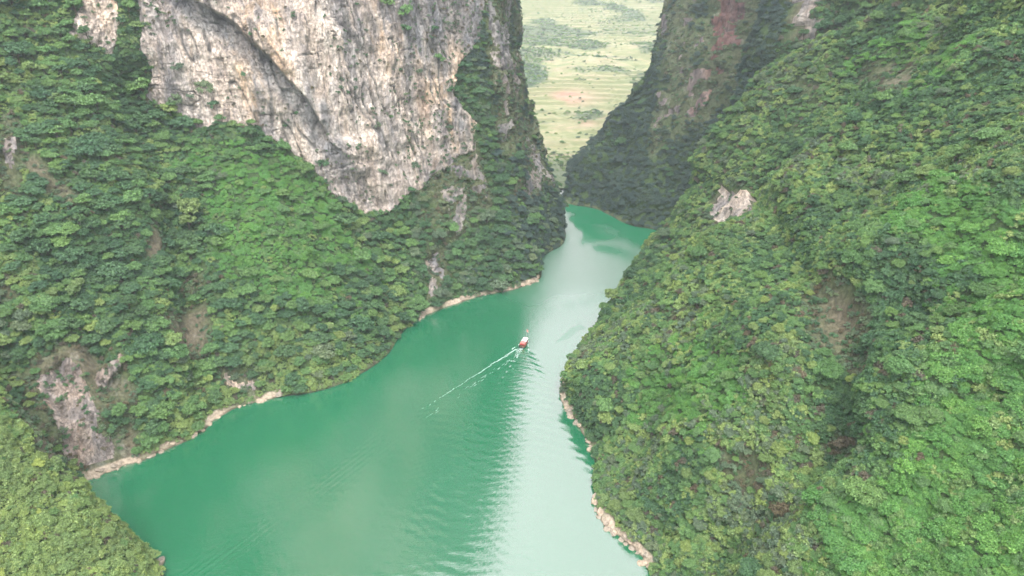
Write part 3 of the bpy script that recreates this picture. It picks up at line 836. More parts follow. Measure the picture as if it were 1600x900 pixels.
for si, spn in enumerate(('deep', 'mid', 'yellow', 'grey', 'pale', 'dry', 'shade')):
    nv = 3 if spn in ('deep', 'mid', 'yellow') else 1
    for v in range(nv):
        R = (3.9, 3.3, 4.5)[v]
        add_proto('%s_near_%d' % (spn, v), spn, R, (2.9, 3.6, 2.4)[v], (2.1, 3.2, 1.5)[v], (44, 36, 52)[v], 7000, .40, (.5, .6, .42)[v], seed=si * 10 + v)
        add_proto('%s_far_%d' % (spn, v), spn, R, (2.9, 3.6, 2.4)[v], (2.1, 3.2, 1.5)[v], (36, 30, 42)[v], 2200, .68, (.5, .6, .42)[v], seed=si * 10 + v + 100)
for si, spn in enumerate(('deep', 'mid', 'yellow', 'grey', 'dry', 'vine', 'shade')):
    add_proto('bush_%s' % spn, spn, 1.7, 1.2, .15, 13, 700, .36, .7, trunk=False, seed=300 + si)
add_proto('vine_a', 'vine', 3.8, 1.5, .1, 42, 4200, .36, .5, trunk=False, seed=400, asp=.7, droop=.35)
add_proto('vine_b', 'vine', 3.0, 2.6, .1, 30, 3600, .36, .6, trunk=False, seed=401, asp=.7, droop=.35)
add_proto('tuft_dry', 'dry', 1.1, .8, .0, 6, 260, .5, .9, trunk=False, seed=500, asp=.12, droop=-.5)

for si, spn in enumerate(('yellow', 'mid', 'grey')):
    add_proto('tuft_' + spn, spn, 1.5, 1.5, .0, 9, 520, .95, .9, trunk=False, seed=510 + si, asp=.11, droop=.35)

# ---------------------------------------------------------------- where plants stand
def sample_patch(P, n):
    G = P['G']; a, b, c, d = G[:-1, :-1], G[:-1, 1:], G[1:, 1:], G[1:, :-1]
    nn = np.cross(c - a, d - b); ar = np.linalg.norm(nn, axis=-1) / 2
    nn = nn / np.maximum(ar[..., None] * 2, 1e-6)
    if nn[..., 2].mean() < 0: nn = -nn
    mid = (a + b + c + d) / 4
    px, py, dd = project(mid)
    ok = (mid[..., 2] > .7 + 2.3 * P['ledge'][:-1, :-1]) & (py > -160) & (py < 1150) & (px > -260) & (px < 1860) & (mid[..., 1] > 20)
    w = ar * ok * np.clip(330 / np.maximum(dd, 60), .5, 1.9) ** 1.2
    wf = w.ravel() / w.sum()
    n = int(n)
    ids = rng.choice(wf.size, n, p=wf)
    i, j = np.unravel_index(ids, w.shape)
    u, v = rng.uniform(size=n)[:, None], rng.uniform(size=n)[:, None]
    pts = (a[i, j] * (1 - u) + b[i, j] * u) * (1 - v) + (d[i, j] * (1 - u) + c[i, j] * u) * v
    rk = P['rock'][i, j]
    return pts, nn[i, j], rk, float(w.sum())

def thin(pts, rad):
    """greedy spacing on a hash grid"""
    keep = []; cell = {}
    rr = rad * rad
    for q, p in enumerate(pts):
        k = (int(p[0] // rad), int(p[1] // rad), int(p[2] // rad)); bad = False
        for dx in (-1, 0, 1):
            for dy in (-1, 0, 1):
                for dz in (-1, 0, 1):
                    for o in cell.get((k[0] + dx, k[1] + dy, k[2] + dz), ()):
                        e = pts[o] - p
                        if e[0] * e[0] + e[1] * e[1] + e[2] * e[2] < rr: bad = True; break
                    if bad: break
                if bad: break
            if bad: break
        if not bad: keep.append(q); cell.setdefault(k, []).append(q)
    return np.array(keep)

VINE = {'L': [[(300, 235), (330, 205), (420, 215), (500, 265), (545, 330), (560, 420), (520, 500), (430, 470), (370, 380), (310, 300)]],
        'R': [[(1390, 330), (1430, 290), (1600, 300), (1700, 350), (1620, 480), (1500, 400), (1420, 380)],
              [(1330, 60), (1420, 20), (1480, 60), (1420, 110), (1340, 100)],
              [(1480, 420), (1600, 360), (1900, 400), (1900, 1200), (1300, 1200), (1310, 960), (1280, 880), (1290, 800), (1380, 740), (1400, 640), (1500, 560)],
              [(1000, 600), (1100, 520), (1160, 560), (1130, 650), (1020, 680)]],
        'S': []}
def near_shore_gap(p):
    return False
inst = []      # (pos, proto key, scale, rot) for trees
under = []
for key, P, ntree in (('L', PL, 12000), ('R', PR, 14000), ('S', PS, 2600)):
    pts, nn, rk, area = sample_patch(P, ntree)
    k = thin(pts, 3.5); pts, nn, rk = pts[k], nn[k], rk[k]
    px, py, dd = project(pts)
    zone = fbm(pts, 55, 3, 140); zone2 = fbm(pts, 20, 3, 150)
    vine = np.zeros(len(pts), bool)
    vj = rng.normal(size=len(pts)) * 14
    for pl in VINE[key]: vine |= inpoly(px + zone2 * 60 + vj, py + zone * 40 + vj, pl)
    for q in range(len(pts)):
        if rk[q] > .5: continue
        if rk[q] > .25 and random.random() < .5: continue
        if vine[q] and random.random() < .80: continue
        steep = nn[q][2]
        if steep < .22 and random.random() < .35: continue
        z, z2 = zone[q], zone2[q]
        r = random.random() + z * .35 + z2 * .2
        if key == 'L':
            sp = 'deep' if r < .46 else 'mid' if r < .88 else 'yellow' if r < 1.12 else 'grey'
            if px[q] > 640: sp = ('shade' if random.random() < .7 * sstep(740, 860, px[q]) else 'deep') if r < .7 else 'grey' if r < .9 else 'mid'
            if vine[q]: sp = 'vine'
        elif key == 'R':
            sp = 'deep' if r < .26 else 'mid' if r < .70 else 'yellow' if r < .92 else 'grey'
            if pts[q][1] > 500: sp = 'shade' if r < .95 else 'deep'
            if vine[q]: sp = 'mid'
        else:
            sp = 'mid' if r < .2 else 'yellow' if r < .95 else 'pale'
        if sp == 'vine': sp = 'mid'
        near = dd[q] < 300
        nv = 3 if sp in ('deep', 'mid', 'yellow') else 1
        v = random.randrange(nv)
        s = random.uniform(.5, 1.15) * (1.45 if random.random() < .12 else 1)
        if key == 'R' and pts[q][1] < 460:
            if random.random() < .35: continue
            s = random.uniform(.32, .72) * (1.7 if random.random() < .12 else 1)
        elif key == 'S': s = random.uniform(.3, .66)
        elif pts[q][1] > 500: s *= .72
        if z2 > .25: s *= 1.1
        if rk[q] > .25: s *= .7
        inst.append([pts[q], nn[q], '%s_%s_%d' % (sp, 'near' if near else 'far', v), s, dd[q], px[q], py[q], key])
    nb = {'L': 42000, 'R': 52000, 'S': 8000}[key]
    pts, nn, rk, _ = sample_patch(P, nb)
    px, py, dd = project(pts)
    zone = fbm(pts, 40, 3, 160); zone2 = fbm(pts, 20, 3, 150)
    vine = np.zeros(len(pts), bool)
    vj = rng.normal(size=len(pts)) * 14
    for pl in VINE[key]: vine |= inpoly(px + zone2 * 60 + vj, py + zone * 40 + vj, pl)
    for q in range(len(pts)):
        r = random.random()
        if rk[q] > .62:
            # plants in the cracks of the rock
            g_ = zone2[q] * .5 + (.5 if (key == 'L' and px[q] > 630) else 0) + (.45 if px[q] < 240 and key == 'L' else 0) + (.25 if key == 'R' else 0)
            if r < max(g_, 0) * .55: under.append([pts[q], nn[q], 'bush_' + random.choice(('grey', 'deep', 'dry', 'grey')), random.uniform(.3, .95)])
            continue
        if rk[q] > .62 or (rk[q] > .45 and r < .6) : continue
        if rk[q] > .25:
            under.append([pts[q], nn[q], 'tuft_dry' if r < .5 else 'bush_dry' if r < .62 else 'bush_grey' if r < .85 else 'bush_deep', random.uniform(.5, 1.1)]); continue
        if pts[q][1] > 500 and r < .3: continue
        if vine[q]:
            if r < .3 and zone2[q] > -.2: under.append([pts[q], nn[q], 'bush_' + ('mid' if r < .15 else 'yellow' if r < .2 else 'vine'), random.uniform(.7, 1.6)])
            else:
                big_ = r > .93
                under.append([pts[q], nn[q], 'vine_a' if random.random() < .5 else 'vine_b', random.uniform(.3, .62) * (2.0 if big_ else 1)])
            continue
        z = zone[q] + random.uniform(-.5, .5)
        if random.random() < .05: sp = 'dry'
        elif key == 'L': sp = 'deep' if z < -.1 else 'mid' if z < .4 else 'yellow'
        elif key == 'R': sp = 'deep' if z < -.35 else 'mid' if z < .1 else 'yellow' if z < .5 else 'grey'
        else: sp = 'mid' if z < -.4 else 'yellow'
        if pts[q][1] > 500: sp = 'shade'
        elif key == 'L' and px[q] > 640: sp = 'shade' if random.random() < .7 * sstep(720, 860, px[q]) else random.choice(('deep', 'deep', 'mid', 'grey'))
        if random.random() < .22 and sp in ('yellow', 'mid', 'grey'):
            under.append([pts[q], nn[q], 'tuft_' + sp, random.uniform(.7, 1.7)]); continue
        under.append([pts[q], nn[q], 'bush_' + sp, random.uniform(.55, 1.5) * (1.15 if key == 'R' else 1)])

def instance_cloud(name, recs, **props):
    """one object: points that each show one plant model"""
    n = len(recs)
    me = bpy.data.meshes.new(name)
    me.vertices.add(n)
    me.vertices.foreach_set('co', np.array([r['p'] for r in recs], np.float32).ravel())
    a = me.attributes.new('pick', 'INT', 'POINT'); a.data.foreach_set('value', np.array([r['i'] for r in recs], np.int32))
    a = me.attributes.new('turn', 'FLOAT_VECTOR', 'POINT'); a.data.foreach_set('vector', np.array([r['r'] for r in recs], np.float32).ravel())
    a = me.attributes.new('size', 'FLOAT_VECTOR', 'POINT'); a.data.foreach_set('vector', np.array([r['s'] for r in recs], np.float32).ravel())
    o = link(name, me, **props)
    ng = bpy.data.node_groups.new(name + '_scatter', 'GeometryNodeTree')
    ng.interface.new_socket('Geometry', in_out='INPUT', socket_type='NodeSocketGeometry')
    ng.interface.new_socket('Geometry', in_out='OUTPUT', socket_type='NodeSocketGeometry')
    N_, L_ = ng.nodes, ng.links
    gi, go = N_.new('NodeGroupInput'), N_.new('NodeGroupOutput')
    m2p = N_.new('GeometryNodeMeshToPoints')
    ci = N_.new('GeometryNodeCollectionInfo'); ci.inputs['Collection'].default_value = proto_col
    ci.inputs['Separate Children'].default_value = True; ci.inputs['Reset Children'].default_value = True
    iop = N_.new('GeometryNodeInstanceOnPoints'); iop.inputs['Pick Instance'].default_value = True
    def na(nm, dt):
        x = N_.new('GeometryNodeInputNamedAttribute'); x.data_type = dt; x.inputs['Name'].default_value = nm
        return [s for s in x.outputs if s.enabled and s.name == 'Attribute'][0]
    L_.new(gi.outputs[0], m2p.inputs['Mesh']); L_.new(m2p.outputs[0], iop.inputs['Points'])
    L_.new(ci.outputs[0], iop.inputs['Instance']); L_.new(na('pick', 'INT'), iop.inputs['Instance Index'])
    e2r = N_.new('FunctionNodeEulerToRotation'); L_.new(na('turn', 'FLOAT_VECTOR'), e2r.inputs[0]); L_.new(e2r.outputs[0], iop.inputs['Rotation'])
    L_.new(na('size', 'FLOAT_VECTOR'), iop.inputs['Scale']); L_.new(iop.outputs[0], go.inputs[0])
    md = o.modifiers.new('scatter', 'NODES'); md.node_group = ng
    return o

def rec(p, n, key, s, tilt=.25, squash=None):
    n = Vector(n); yaw = random.uniform(0, 6.283)
    # lean a little out from the slope
    tx = -n.y * tilt; ty = n.x * tilt
    e = (Euler((tx, ty, 0)).to_matrix() @ Euler((random.uniform(-.08, .08), random.uniform(-.08, .08), yaw)).to_matrix()).to_euler()
    sx = s * random.uniform(.72, 1.3)
    return dict(p=tuple(p), i=PROTO[key]['idx'], r=tuple(e), s=(sx, s, s * random.uniform(.75, 1.3)))

# the 300 trees that show largest are things of their own
def seen(p, top):
    q = Vector((p[0], p[1], p[2] + top)); d = q - CAM; ln = d.length; d.normalize()
    for b in BV.values():
        h = b.ray_cast(CAM, d, ln - 2)
        if h[0] is not None: return False
    return True
cand = sorted(range(len(inst)), key=lambda i: -PROTO[inst[i][2]]['R'] * inst[i][3] / inst[i][4])
own = []
for i in cand:
    p, n, key, s, dd_, px_, py_, zn = inst[i]
    if not (5 < px_ < 1595 and 0 < py_ < 930): continue
    if seen(p, PROTO[key]['top'] * s * .8): own.append(i)
    if len(own) >= 285: break
ownset = set(own)
tree_proto = {}
SPW = {'deep': 'dark green', 'mid': 'green', 'yellow': 'yellow-green', 'grey': 'grey-green', 'pale': 'pale lime', 'dry': 'dry brown', 'shade': 'shade-darkened green'}
SHW = ('rounded', 'tall domed', 'wide flat topped')
def zone_words(px, py, zn):
    if zn == 'S':
        a = 'at the water end of' if px > 150 else 'on the middle of' if px > 70 else 'at the outer end of'
        return a + ' the near spur'
    row = 'top' if py < 130 else 'upper part' if py < 300 else 'middle' if py < 480 else 'lower-middle' if py < 660 else 'lower part' if py < 800 else 'foot'
    colw = 'above the water' if px < 1040 else 'left of brown gully' if px < 1240 else 'by brown gully' if px < 1390 else 'among bright vines' if px < 1500 else 'far right'
    if zn == 'L':
        colw = 'at outer edge' if px < 90 else 'above pale cove rock' if px < 210 else 'left of vine patch' if px < 330 else 'under the white cliff' if px < 600 else 'toward the bend'
    return '%s of %s slope %s' % (row, 'left' if zn == 'L' else 'right', colw)
ORD = [w + ' from left' for w in 'first second third fourth fifth sixth seventh eighth ninth tenth eleventh twelfth thirteenth fourteenth fifteenth sixteenth seventeenth eighteenth nineteenth twentieth'.split()] + ['near its right end'] * 60
SHS = ('rounded', 'domed', 'flat-topped')
LAB = {}
def settle_labels():
    for lb, os_ in LAB.items():
        os_.sort(key=lambda t: t[0])
        for k, (x, o) in enumerate(os_):
            o['label'] = lb if len(os_) == 1 else '%s, %s' % (lb, ORD[k])
    LAB.clear()
for i in own:
    p, n, key, s, dd_, px_, py_, zn = inst[i]
    r = rec(p, n, key, s)
    sp, _, v = key.split('_'); v = int(v)
    e = bpy.data.objects.new('broadleaf_tree', None); COL.objects.link(e)
    e.location = r['p']; e.rotation_euler = r['r']; e.scale = r['s']; e.empty_display_size = .5
    LAB.setdefault('%s %s tree, %s' % (SHS[v], SPW[sp], zone_words(px_, py_, zn)), []).append((px_, e))
    e['category'] = 'tree'
    e['group'] = 'trees on the gorge slopes'
    link('trunk', PROTO[key]['trunk'], e); link('crown', PROTO[key]['crown'], e)
settle_labels()
forest = [rec(a[0], a[1], a[2], a[3]) for i, a in enumerate(inst) if i not in ownset]
instance_cloud('forest', forest, kind='stuff', label='dense mass of broadleaf trees covering both sides of the gorge', category='forest')
ug = [rec(a[0], a[1], a[2], a[3], .55) for a in under]
instance_cloud('undergrowth', ug, kind='stuff', label='leafy undergrowth and climbing vines blanketing the slopes', category='undergrowth')

far_pts = []
w_ = np.clip(wood * 1.2 + .05, 0, 1) * (FY > 760) * (FY < 2350); fpx_ok = (fpx > 790) & (fpx < 1060) & (fpy > -30) & (fpy < 330)
w_ = (w_ * fpx_ok * 1.0).ravel(); ids_ = rng.choice(w_.size, 5500, p=w_ / w_.sum())
for q in ids_:
    p = FV.reshape(-1, 3)[q] + np.array([random.uniform(-4, 4), random.uniform(-4, 4), -.5])
    far_pts.append(rec(p, (0, 0, 1), random.choice(('bush_grey', 'bush_mid', 'bush_yellow')), random.uniform(.5, 1.7) * (1.5 if random.random() < .2 else 1), 0))
instance_cloud('far_woodland', far_pts, kind='stuff', label='scattered trees and copses across the terraced hillside')

# singled out shrubs and trees of the photograph
def feature(px, py, key, s, name, label, cat, group=None, which='LRS', lift=0, sq=(1, 1, 1)):
    h = ray(px, py, which)
    if h is None: print('no hit', px, py, label); return None
    p, n = h[0], h[1]
    if n.dot(CAM - p) < 0: n = -n
    r = rec(p + n * lift, n, key, s, .5)
    e = bpy.data.objects.new(name, None); COL.objects.link(e)
    e.location = r['p']; e.rotation_euler = r['r']; e.scale = [a * b for a, b in zip(r['s'], sq)]
    e['label'] = label; e['category'] = cat
    if group: e['group'] = group
    if 'trunk' in PROTO[key]: link('trunk', PROTO[key]['trunk'], e)
    link('crown', PROTO[key]['crown'], e)
    return e
CL = 'shrubs clinging to the white cliff'
for px, py, k, s, lb in (
        (277, 108, 'bush_grey', 1.9, 'grey green shrub clinging to the white cliff, upper one at its left end'),
        (274, 158, 'bush_grey', 2.1, 'dark oval shrub on the cliff just above the forest edge at left'),
        (297, 152, 'bush_grey', 1.2, 'small dim shrub between two larger ones on the white cliff'),
        (320, 140, 'bush_grey', 2.6, 'broad grey shrub topping the hanging thicket on the white cliff'),
        (335, 165, 'bush_deep', 2.2, 'dark hanging shrub below the broad grey one on the white cliff'),
        (342, 186, 'bush_mid', 1.6, 'bright green shrub at the foot of the hanging cliff thicket'),
        (381, 116, 'bush_deep', .9, 'tiny shrub in a crack right of the ochre streaks'),
        (590, 196, 'bush_grey', 1.2, 'small shrub alone in the middle of the cream streaked wall'),
        (504, 258, 'bush_deep', 1.6, 'round dark shrub at the cliff foot above the forest corner'),
        (596, 272, 'bush_grey', 1.6, 'dull shrub low on the cliff above its lowest white tip'),
        (648, 262, 'bush_grey', 1.7, 'shrub low on the right part of the streaked wall'),
        (636, 20, 'bush_mid', 3.0, 'large green shrub hanging at the top edge of the cliff'),
        (605, 8, 'bush_mid', 2.8, 'leafy shrub at the top edge left of the largest one'),
        (632, 45, 'bush_deep', 1.8, 'dark shrub under the overhang near the cliff top'),
        (678, 45, 'bush_deep', 1.7, 'small dark shrub on the grey ledge right of the cliff top shrubs'),
        (684, 92, 'bush_mid', 2.0, 'green shrub on the buttress right of the wall'),
        (656, 112, 'bush_grey', 1.2, 'tiny shrub left of the buttress on the wall'),
        (700, 200, 'bush_grey', 1.8, 'brownish shrub where the wall meets the wooded buttress')):
    feature(px, py, k, s * 1.25, 'cliff_shrub', lb, 'shrub', CL, 'L', .4)
feature(1268, 688, 'pale_near_0', .72, 'broadleaf_tree', 'pale lime green tree standing out in the middle of the right slope', 'tree', None, 'R')
feature(1318, 694, 'bush_dry', 2.4, 'dry_bush', 'dull purple brown bush right of the pale lime tree', 'bush', None, 'R')
feature(1222, 800, 'bush_dry', 2.5, 'dry_bush', 'rusty orange dead bush on the lower right slope', 'bush', None, 'R')
feature(1200, 822, 'tuft_dry', 2.5, 'dry_bush', 'straw coloured fallen brush below the rusty dead bush', 'bush', None, 'R')
feature(968, 486, 'grey_far_0', .8, 'broadleaf_tree', 'flat topped tree leaning out over the water from the right bank', 'tree', None, 'R')
feature(190, 815, 'grey_near_0', .9, 'broadleaf_tree', 'greyish green tree at the tip of the near left spur', 'tree', None, 'S')

# ---------------------------------------------------------------- rocks along the water
M_STONE = None
def stone_material():
    t = NT('shore_stone')
    n = t.noise(t.pos((.8, .8, .8)), 1.0, 6, .7)
    oi = t.new('ShaderNodeObjectInfo')
    c = t.ramp(n, [(.3, (.20, .17, .13)), (.5, (.38, .33, .26)), (.7, (.52, .47, .39))])
    c = t.mix(1.0, c, t.ramp(oi.outputs['Random'], [(0, (.8, .8, .82)), (1, (1.12, 1.02, .95))]), 'MULTIPLY')
    t.l.new(c, t.b.inputs['Base Color']); t.b.inputs['Roughness'].default_value = .9
    t.l.new(t.bump(n, .7, .3), t.b.inputs['Normal'])
    return t.m
M_STONE = stone_material()
def stone_mesh(seed):
    bm = bmesh.new(); bmesh.ops.create_icosphere(bm, subdivisions=3, radius=1)
    V = np.array([v.co for v in bm.verts])
    rg = np.random.default_rng(seed)
    for _ in range(9):                                  # chop flat facets
        d = rg.normal(size=3); d /= np.linalg.norm(d); k = rg.uniform(.55, .85)
        over = np.maximum(V @ d - k, 0); V = V - over[:, None] * d
    V += fbm(V + seed * 7, .8, 3, seed)[:, None] * V * .10
    for v, c in zip(bm.verts, V): v.co = c
    me = bpy.data.meshes.new('stone'); bm.to_mesh(me); bm.free(); me.materials.append(M_STONE)
    return me
STM = [stone_mesh(s) for s in range(5)]
def shore_spots(P, box, n):
    G = P['G']; px, py, _ = project(G)
    m = (np.abs(G[..., 2] - .6) < 1.1) & (px > box[0]) & (px < box[2]) & (py > box[1]) & (py < box[3]) & (G[..., 1] > 60)
    c = G[m]
    return c[rng.choice(len(c), min(n, len(c)), replace=False)] if len(c) else []
for P, box, n, lb in ((PR, (870, 600, 960, 655), 13, 'under the trees of the right bank'), (PR, (880, 655, 960, 715), 12, 'at the cove on the right bank'),
        (PR, (900, 770, 990, 820), 14, 'on the rocky point of the right bank'), (PR, (930, 820, 1020, 890), 16, 'at the near end of the right bank'),
        (PL, (110, 700, 225, 770), 12, 'on the pale ledge of the left cove'), (PL, (225, 610, 440, 725), 22, 'on the left shore below the thicket'),
        (PL, (645, 435, 842, 510), 18, 'along the far left waterline'), (PS, (200, 870, 262, 960), 7, 'at the tip of the near left spur')):
    for w in shore_spots(P, box, n):
        o = bpy.data.objects.new('boulder', random.choice(STM)); COL.objects.link(o)
        s = random.uniform(.6, 1.9) * (1.2 if random.random() < .15 else 1)
        o.location = tuple(w + np.array([0, 0, .1])); px = float(project(w)[0])
        o.scale = (s * random.uniform(.8, 1.6), s * random.uniform(.8, 1.3), s * random.uniform(.5, .85)); o.rotation_euler = (random.uniform(-.3, .3), random.uniform(-.3, .3), random.uniform(0, 6.28))
        LAB.setdefault('%s tan boulder %s' % ('large' if s > 1.45 else 'small' if s < 1.0 else 'mid sized', lb), []).append((px, o))
        o['category'] = 'boulder'; o['group'] = 'boulders along the waterline'
settle_labels()

# ---------------------------------------------------------------- boat
def box_bm(bm, c, s, bev=0.0):
    r = bmesh.ops.create_cube(bm, size=1.0); vs = r['verts']
    bmesh.ops.scale(bm, vec=s, verts=vs); bmesh.ops.translate(bm, vec=c, verts=vs)
    if bev: bmesh.ops.bevel(bm, geom=list({e for v in vs for e in v.link_edges}), offset=bev, segments=2, affect='EDGES')
def bm_obj(name, bm, mat, parent, smooth=False, **pr):
    me = bpy.data.meshes.new(name); bm.to_mesh(me); bm.free(); me.materials.append(mat)
    if smooth:
        for p in me.polygons: p.use_smooth = True
    return link(name, me, parent, **pr)
M_HULL = simple('boat_dark_paint', (.03, .045, .05), .45)
M_RED = simple('boat_red_paint', (.45, .06, .055), .45)
M_WHITE = simple('boat_white_canvas', (.82, .80, .76), .6)
M_PINK = simple('boat_faded_red_canvas', (.70, .22, .20), .65)
M_WOOD = simple('boat_wood', (.28, .17, .09), .7)
M_STEEL = simple('boat_steel', (.5, .5, .5), .35, Metallic=.8)
M_ENG = simple('engine_black', (.02, .02, .022), .35)
M_FLAG = simple('flag_cloth', (.78, .38, .34), .8)
M_STAR = simple('flag_star', (.9, .75, .1), .8)
boat = bpy.data.objects.new('tour_boat', None); COL.objects.link(boat)
boat.scale = (1.15, 1.15, 1.15); boat.location = (BOAT[0], BOAT[1], .12); boat.rotation_euler = (0, 0, math.atan2(HEAD[1], HEAD[0]))
boat['label'] = 'small red river boat with white canopy roof leaving a wake'; boat['category'] = 'boat'
# hull: stations from stern (-x) to bow (+x)
ST = [(-4.9, 1.4, .0, 1.1), (-3, 1.5, -.05, 1.0), (0, 1.5, -.05, .9), (2.6, 1.25, 0, 1.0), (4.2, .7, .15, 1.2), (5.2, .08, .5, 1.45)]
bm = bmesh.new(); rings = []
for x, w, zb, zt in ST:
    pr = [(-w, zt), (-w * .96, zt * .55), (-w * .7, zb - .25), (0, zb - .4), (w * .7, zb - .25), (w * .96, zt * .55), (w, zt)]
    inn = [(w - .1 if w > .15 else 0, zt), (w * .8, .35 + zb), (0, .32 + zb), (-w * .8, .35 + zb), (-(w - .1) if w > .15 else 0, zt)]
    rings.append([bm.verts.new((x, y, z)) for y, z in pr + inn])
for a, b in zip(rings, rings[1:]):
    for i in range(len(a)):
        j = (i + 1) % len(a); bm.faces.new((a[i], a[j], b[j], b[i]))
bm.faces.new(rings[0]); bm.faces.new(rings[-1][::-1])
bmesh.ops.recalc_face_normals(bm, faces=bm.faces)
hull = bm_obj('hull', bm, M_HULL, boat)
bm = bmesh.new()
for s in (-1, 1):
    for (x0, w0, _, z0), (x1, w1, _, z1) in zip(ST, ST[1:]):
        v = [bm.verts.new(p) for p in ((x0, s * (w0 + .03), z0 - .38), (x1, s * (w1 + .03), z1 - .38), (x1, s * (w1 + .03), z1 + .04), (x0, s * (w0 + .03), z0 + .04),
                                      (x0, s * (w0 - .07), z0 - .38), (x1, s * max(w1 - .07, .01), z1 - .38), (x1, s * max(w1 - .07, .01), z1 + .04), (x0, s * (w0 - .07), z0 + .04))]
        for f in ((0, 1, 2, 3), (4, 7, 6, 5), (3, 2, 6, 7), (0, 4, 5, 1)): bm.faces.new([v[i] for i in f])
bmesh.ops.recalc_face_normals(bm, faces=bm.faces)
bm_obj('gunwale', bm, M_RED, boat)
for x in (-3.4, -1.5, .4, 2.4):
    for s in (-1, 1):
        bm = bmesh.new(); box_bm(bm, (x, s * 1.18, 1.55), (.07, .07, 1.5)); bm_obj('canopy_post', bm, M_STEEL, boat)
def canopy(x0, x1, z, mat, name, w=1.36):
    bm = bmesh.new(); prof = [(-w, -.22), (-w * .8, 0), (-w * .4, .18), (0, .25), (w * .4, .18), (w * .8, 0), (w, -.22)]
    up = [[bm.verts.new((x, y, z + h)) for y, h in prof] for x in (x0, (x0 + x1) / 2, x1)]
    dn = [[bm.verts.new((x, y, z + h - .06)) for y, h in prof] for x in (x0, (x0 + x1) / 2, x1)]
    for L1, rev in ((up, False), (dn, True)):
        for a, b in zip(L1, L1[1:]):
            for i in range(6):
                f = (a[i], a[i + 1], b[i + 1], b[i]); bm.faces.new(f[::-1] if rev else f)
    for r0, r1 in ((up[0], dn[0]), (up[-1], dn[-1])):
        for i in range(6): bm.faces.new((r0[i], r0[i + 1], r1[i + 1], r1[i]))
    for k in (0, 6):
        for a in range(2): bm.faces.new((up[a][k], up[a + 1][k], dn[a + 1][k], dn[a][k]))
    bmesh.ops.recalc_face_normals(bm, faces=bm.faces)
    return bm_obj(name, bm, mat, boat)
canopy(-1.3, 3.0, 2.38, M_WHITE, 'canopy_roof')
canopy(-3.9, -1.32, 2.22, M_PINK, 'rear_awning')
bm = bmesh.new(); box_bm(bm, (-4.0, 0, 1.85), (.08, 2.5, .55)); bm_obj('stern_valance', bm, M_RED, boat)
bm = bmesh.new(); box_bm(bm, (-.4, 0, .42), (7.6, 2.2, .06)); bm_obj('deck', bm, M_WOOD, boat)
for x in (-2.3, -1.1, .1, 1.3):
    bm = bmesh.new(); box_bm(bm, (x, 0, .78), (.42, 2.1, .07)); b_ = bm_obj('bench', bm, M_WOOD, boat)
    bm = bmesh.new(); box_bm(bm, (x, -.8, .6), (.3, .08, .3)); box_bm(bm, (x, .8, .6), (.3, .08, .3)); bm_obj('bench_leg', bm, M_STEEL, b_)
bm = bmesh.new(); box_bm(bm, (-5.15, 0, 1.05), (.42, .5, .62), .08); en = bm_obj('outboard_motor', bm, M_ENG, boat)
bm = bmesh.new(); box_bm(bm, (-5.2, 0, .25), (.2, .14, 1.0)); bm_obj('motor_shaft', bm, M_ENG, en)
tv, tf = tube([(4.2, 0, 1.2), (4.25, 0, 4.0), (4.3, 0, 6.9)], [.09, .08, .06], 8)
pole = link('flag_pole', mesh_np('flag_pole', tv, tf, [M_STEEL], True), boat)
fv = []; nxf, nzf = 10, 6
for i in range(nxf + 1):
    for k in range(nzf + 1):
        u = i / nxf; fv.append((4.28 - u * 1.3, math.sin(u * 6.5) * .25 * u - u * 1.3, 6.85 - k / nzf * 1.5 - u * .12))
ff = [[i * (nzf + 1) + k, (i + 1) * (nzf + 1) + k, (i + 1) * (nzf + 1) + k + 1, i * (nzf + 1) + k + 1] for i in range(nxf) for k in range(nzf)]
link('flag', mesh_np('flag', np.array(fv), np.array(ff), [M_FLAG], True), pole)

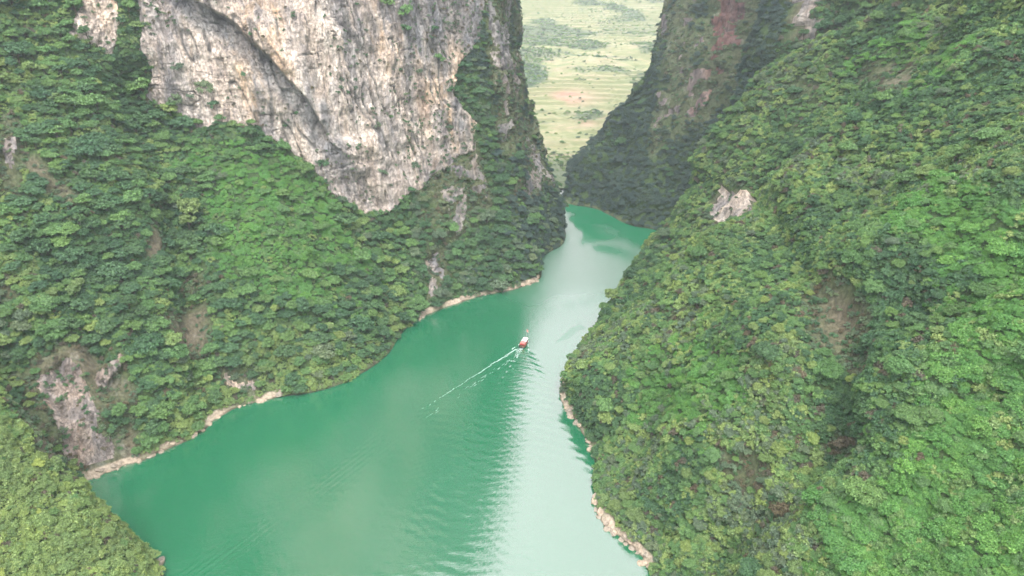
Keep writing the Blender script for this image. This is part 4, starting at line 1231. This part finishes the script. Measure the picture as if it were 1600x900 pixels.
# foam broken off the bow wave, lying on the water
fo_v, fo_f = [], []
rf = np.random.default_rng(3)
def foam_blob(x, y, lx, ly, ang):
    k = len(fo_v); n = 9
    z0 = float(water_height(np.array([x]), np.array([y]))[0])
    ca, sa = math.cos(ang), math.sin(ang)
    ring = []
    for i in range(n):
        a = 2 * math.pi * i / n; r = rf.uniform(.6, 1.15)
        ux, uy = math.cos(a) * lx * r, math.sin(a) * ly * r
        ring.append((x + ux * ca - uy * sa, y + ux * sa + uy * ca, z0 + .05))
    fo_v.extend(ring + [(x, y, z0 + .12)])
    for i in range(n): fo_f.append([k + i, k + (i + 1) % n, k + n, k + n])
def tri_foam():
    P0, P1 = W(806, 546)[:2], W(657, 641)[:2]
    d = P1 - P0; ln = np.linalg.norm(d); u = d / ln; ang = math.atan2(u[1], u[0]); nrm = np.array([-u[1], u[0]])
    s = 0
    while s < ln:
        t = s / ln
        w = .42 * (1 - t * .45)
        q = P0 + u * s + nrm * rf.normal() * .25
        foam_blob(q[0], q[1], rf.uniform(1.2, 2.8) * (1 - t * .3), w * rf.uniform(.4, .8), ang + rf.normal() * .08)
        s += rf.uniform(.7, 1.5) * (1 + t * 2.4)
    P0, P1 = W(812, 552)[:2], W(660, 655)[:2]
    d = P1 - P0; ln = np.linalg.norm(d); u = d / ln; ang = math.atan2(u[1], u[0]); s = 3
    while s < ln:
        t = s / ln; q = P0 + u * s + np.array([-u[1], u[0]]) * rf.normal() * .8
        if rf.uniform() < .75 * (1 - t * .5): foam_blob(q[0], q[1], rf.uniform(.6, 2.0), rf.uniform(.05, .16), ang)
        s += rf.uniform(.6, 2.2)
    for _ in range(90):                                # churned water right behind the stern
        a = rf.exponential(5.0) + 4.6; b = rf.normal() * (.35 + a * .05)
        q = BOAT - HEAD * a + SIDE * b; foam_blob(q[0], q[1], rf.uniform(.2, .8), rf.uniform(.1, .35), math.atan2(HEAD[1], HEAD[0]) + rf.normal() * .3)
    for sgn in (-1, 1):                                # bow wave
        for _ in range(26):
            a = rf.uniform(-4.5, 9); b = sgn * (1.0 + (a + 4.5) * .33 + rf.normal() * .15)
            q = BOAT - HEAD * a + SIDE * b; foam_blob(q[0], q[1], rf.uniform(.3, 1.0), rf.uniform(.08, .25), math.atan2(HEAD[1], HEAD[0]) - sgn * .33)
tri_foam()
fv = np.array(fo_v); ff3 = np.array(fo_f)[:, :3]
M_FOAM = simple('foam', (.40, .52, .47), .7)
link('wake_foam', mesh_np('wake_foam', fv, ff3, [M_FOAM], True), kind='stuff', label='broken white foam streaks trailing behind the boat')

# ---------------------------------------------------------------- haze
hz = bpy.data.materials.new('haze_air'); hz.use_nodes = True
hn, hl = hz.node_tree.nodes, hz.node_tree.links; hn.clear()
ho = hn.new('ShaderNodeOutputMaterial'); hv = hn.new('ShaderNodeVolumePrincipled')
hv.inputs['Color'].default_value = (.80, .88, 1.0, 1); hv.inputs['Density'].default_value = .00016; hv.inputs['Anisotropy'].default_value = .3
hl.new(hv.outputs[0], ho.inputs['Volume'])
bm = bmesh.new(); bmesh.ops.create_cube(bm, size=1.0)
bmesh.ops.scale(bm, vec=(13000, 9000, 760), verts=bm.verts); bmesh.ops.translate(bm, vec=(0, 3500, 760 / 2 - 14), verts=bm.verts)
me = bpy.data.meshes.new('haze'); bm.to_mesh(me); bm.free(); me.materials.append(hz)
link('haze', me, kind='stuff', label='thin pale haze filling the gorge and valley')
print('trees', len(inst), 'under', len(under), 'protos', len(proto_list))
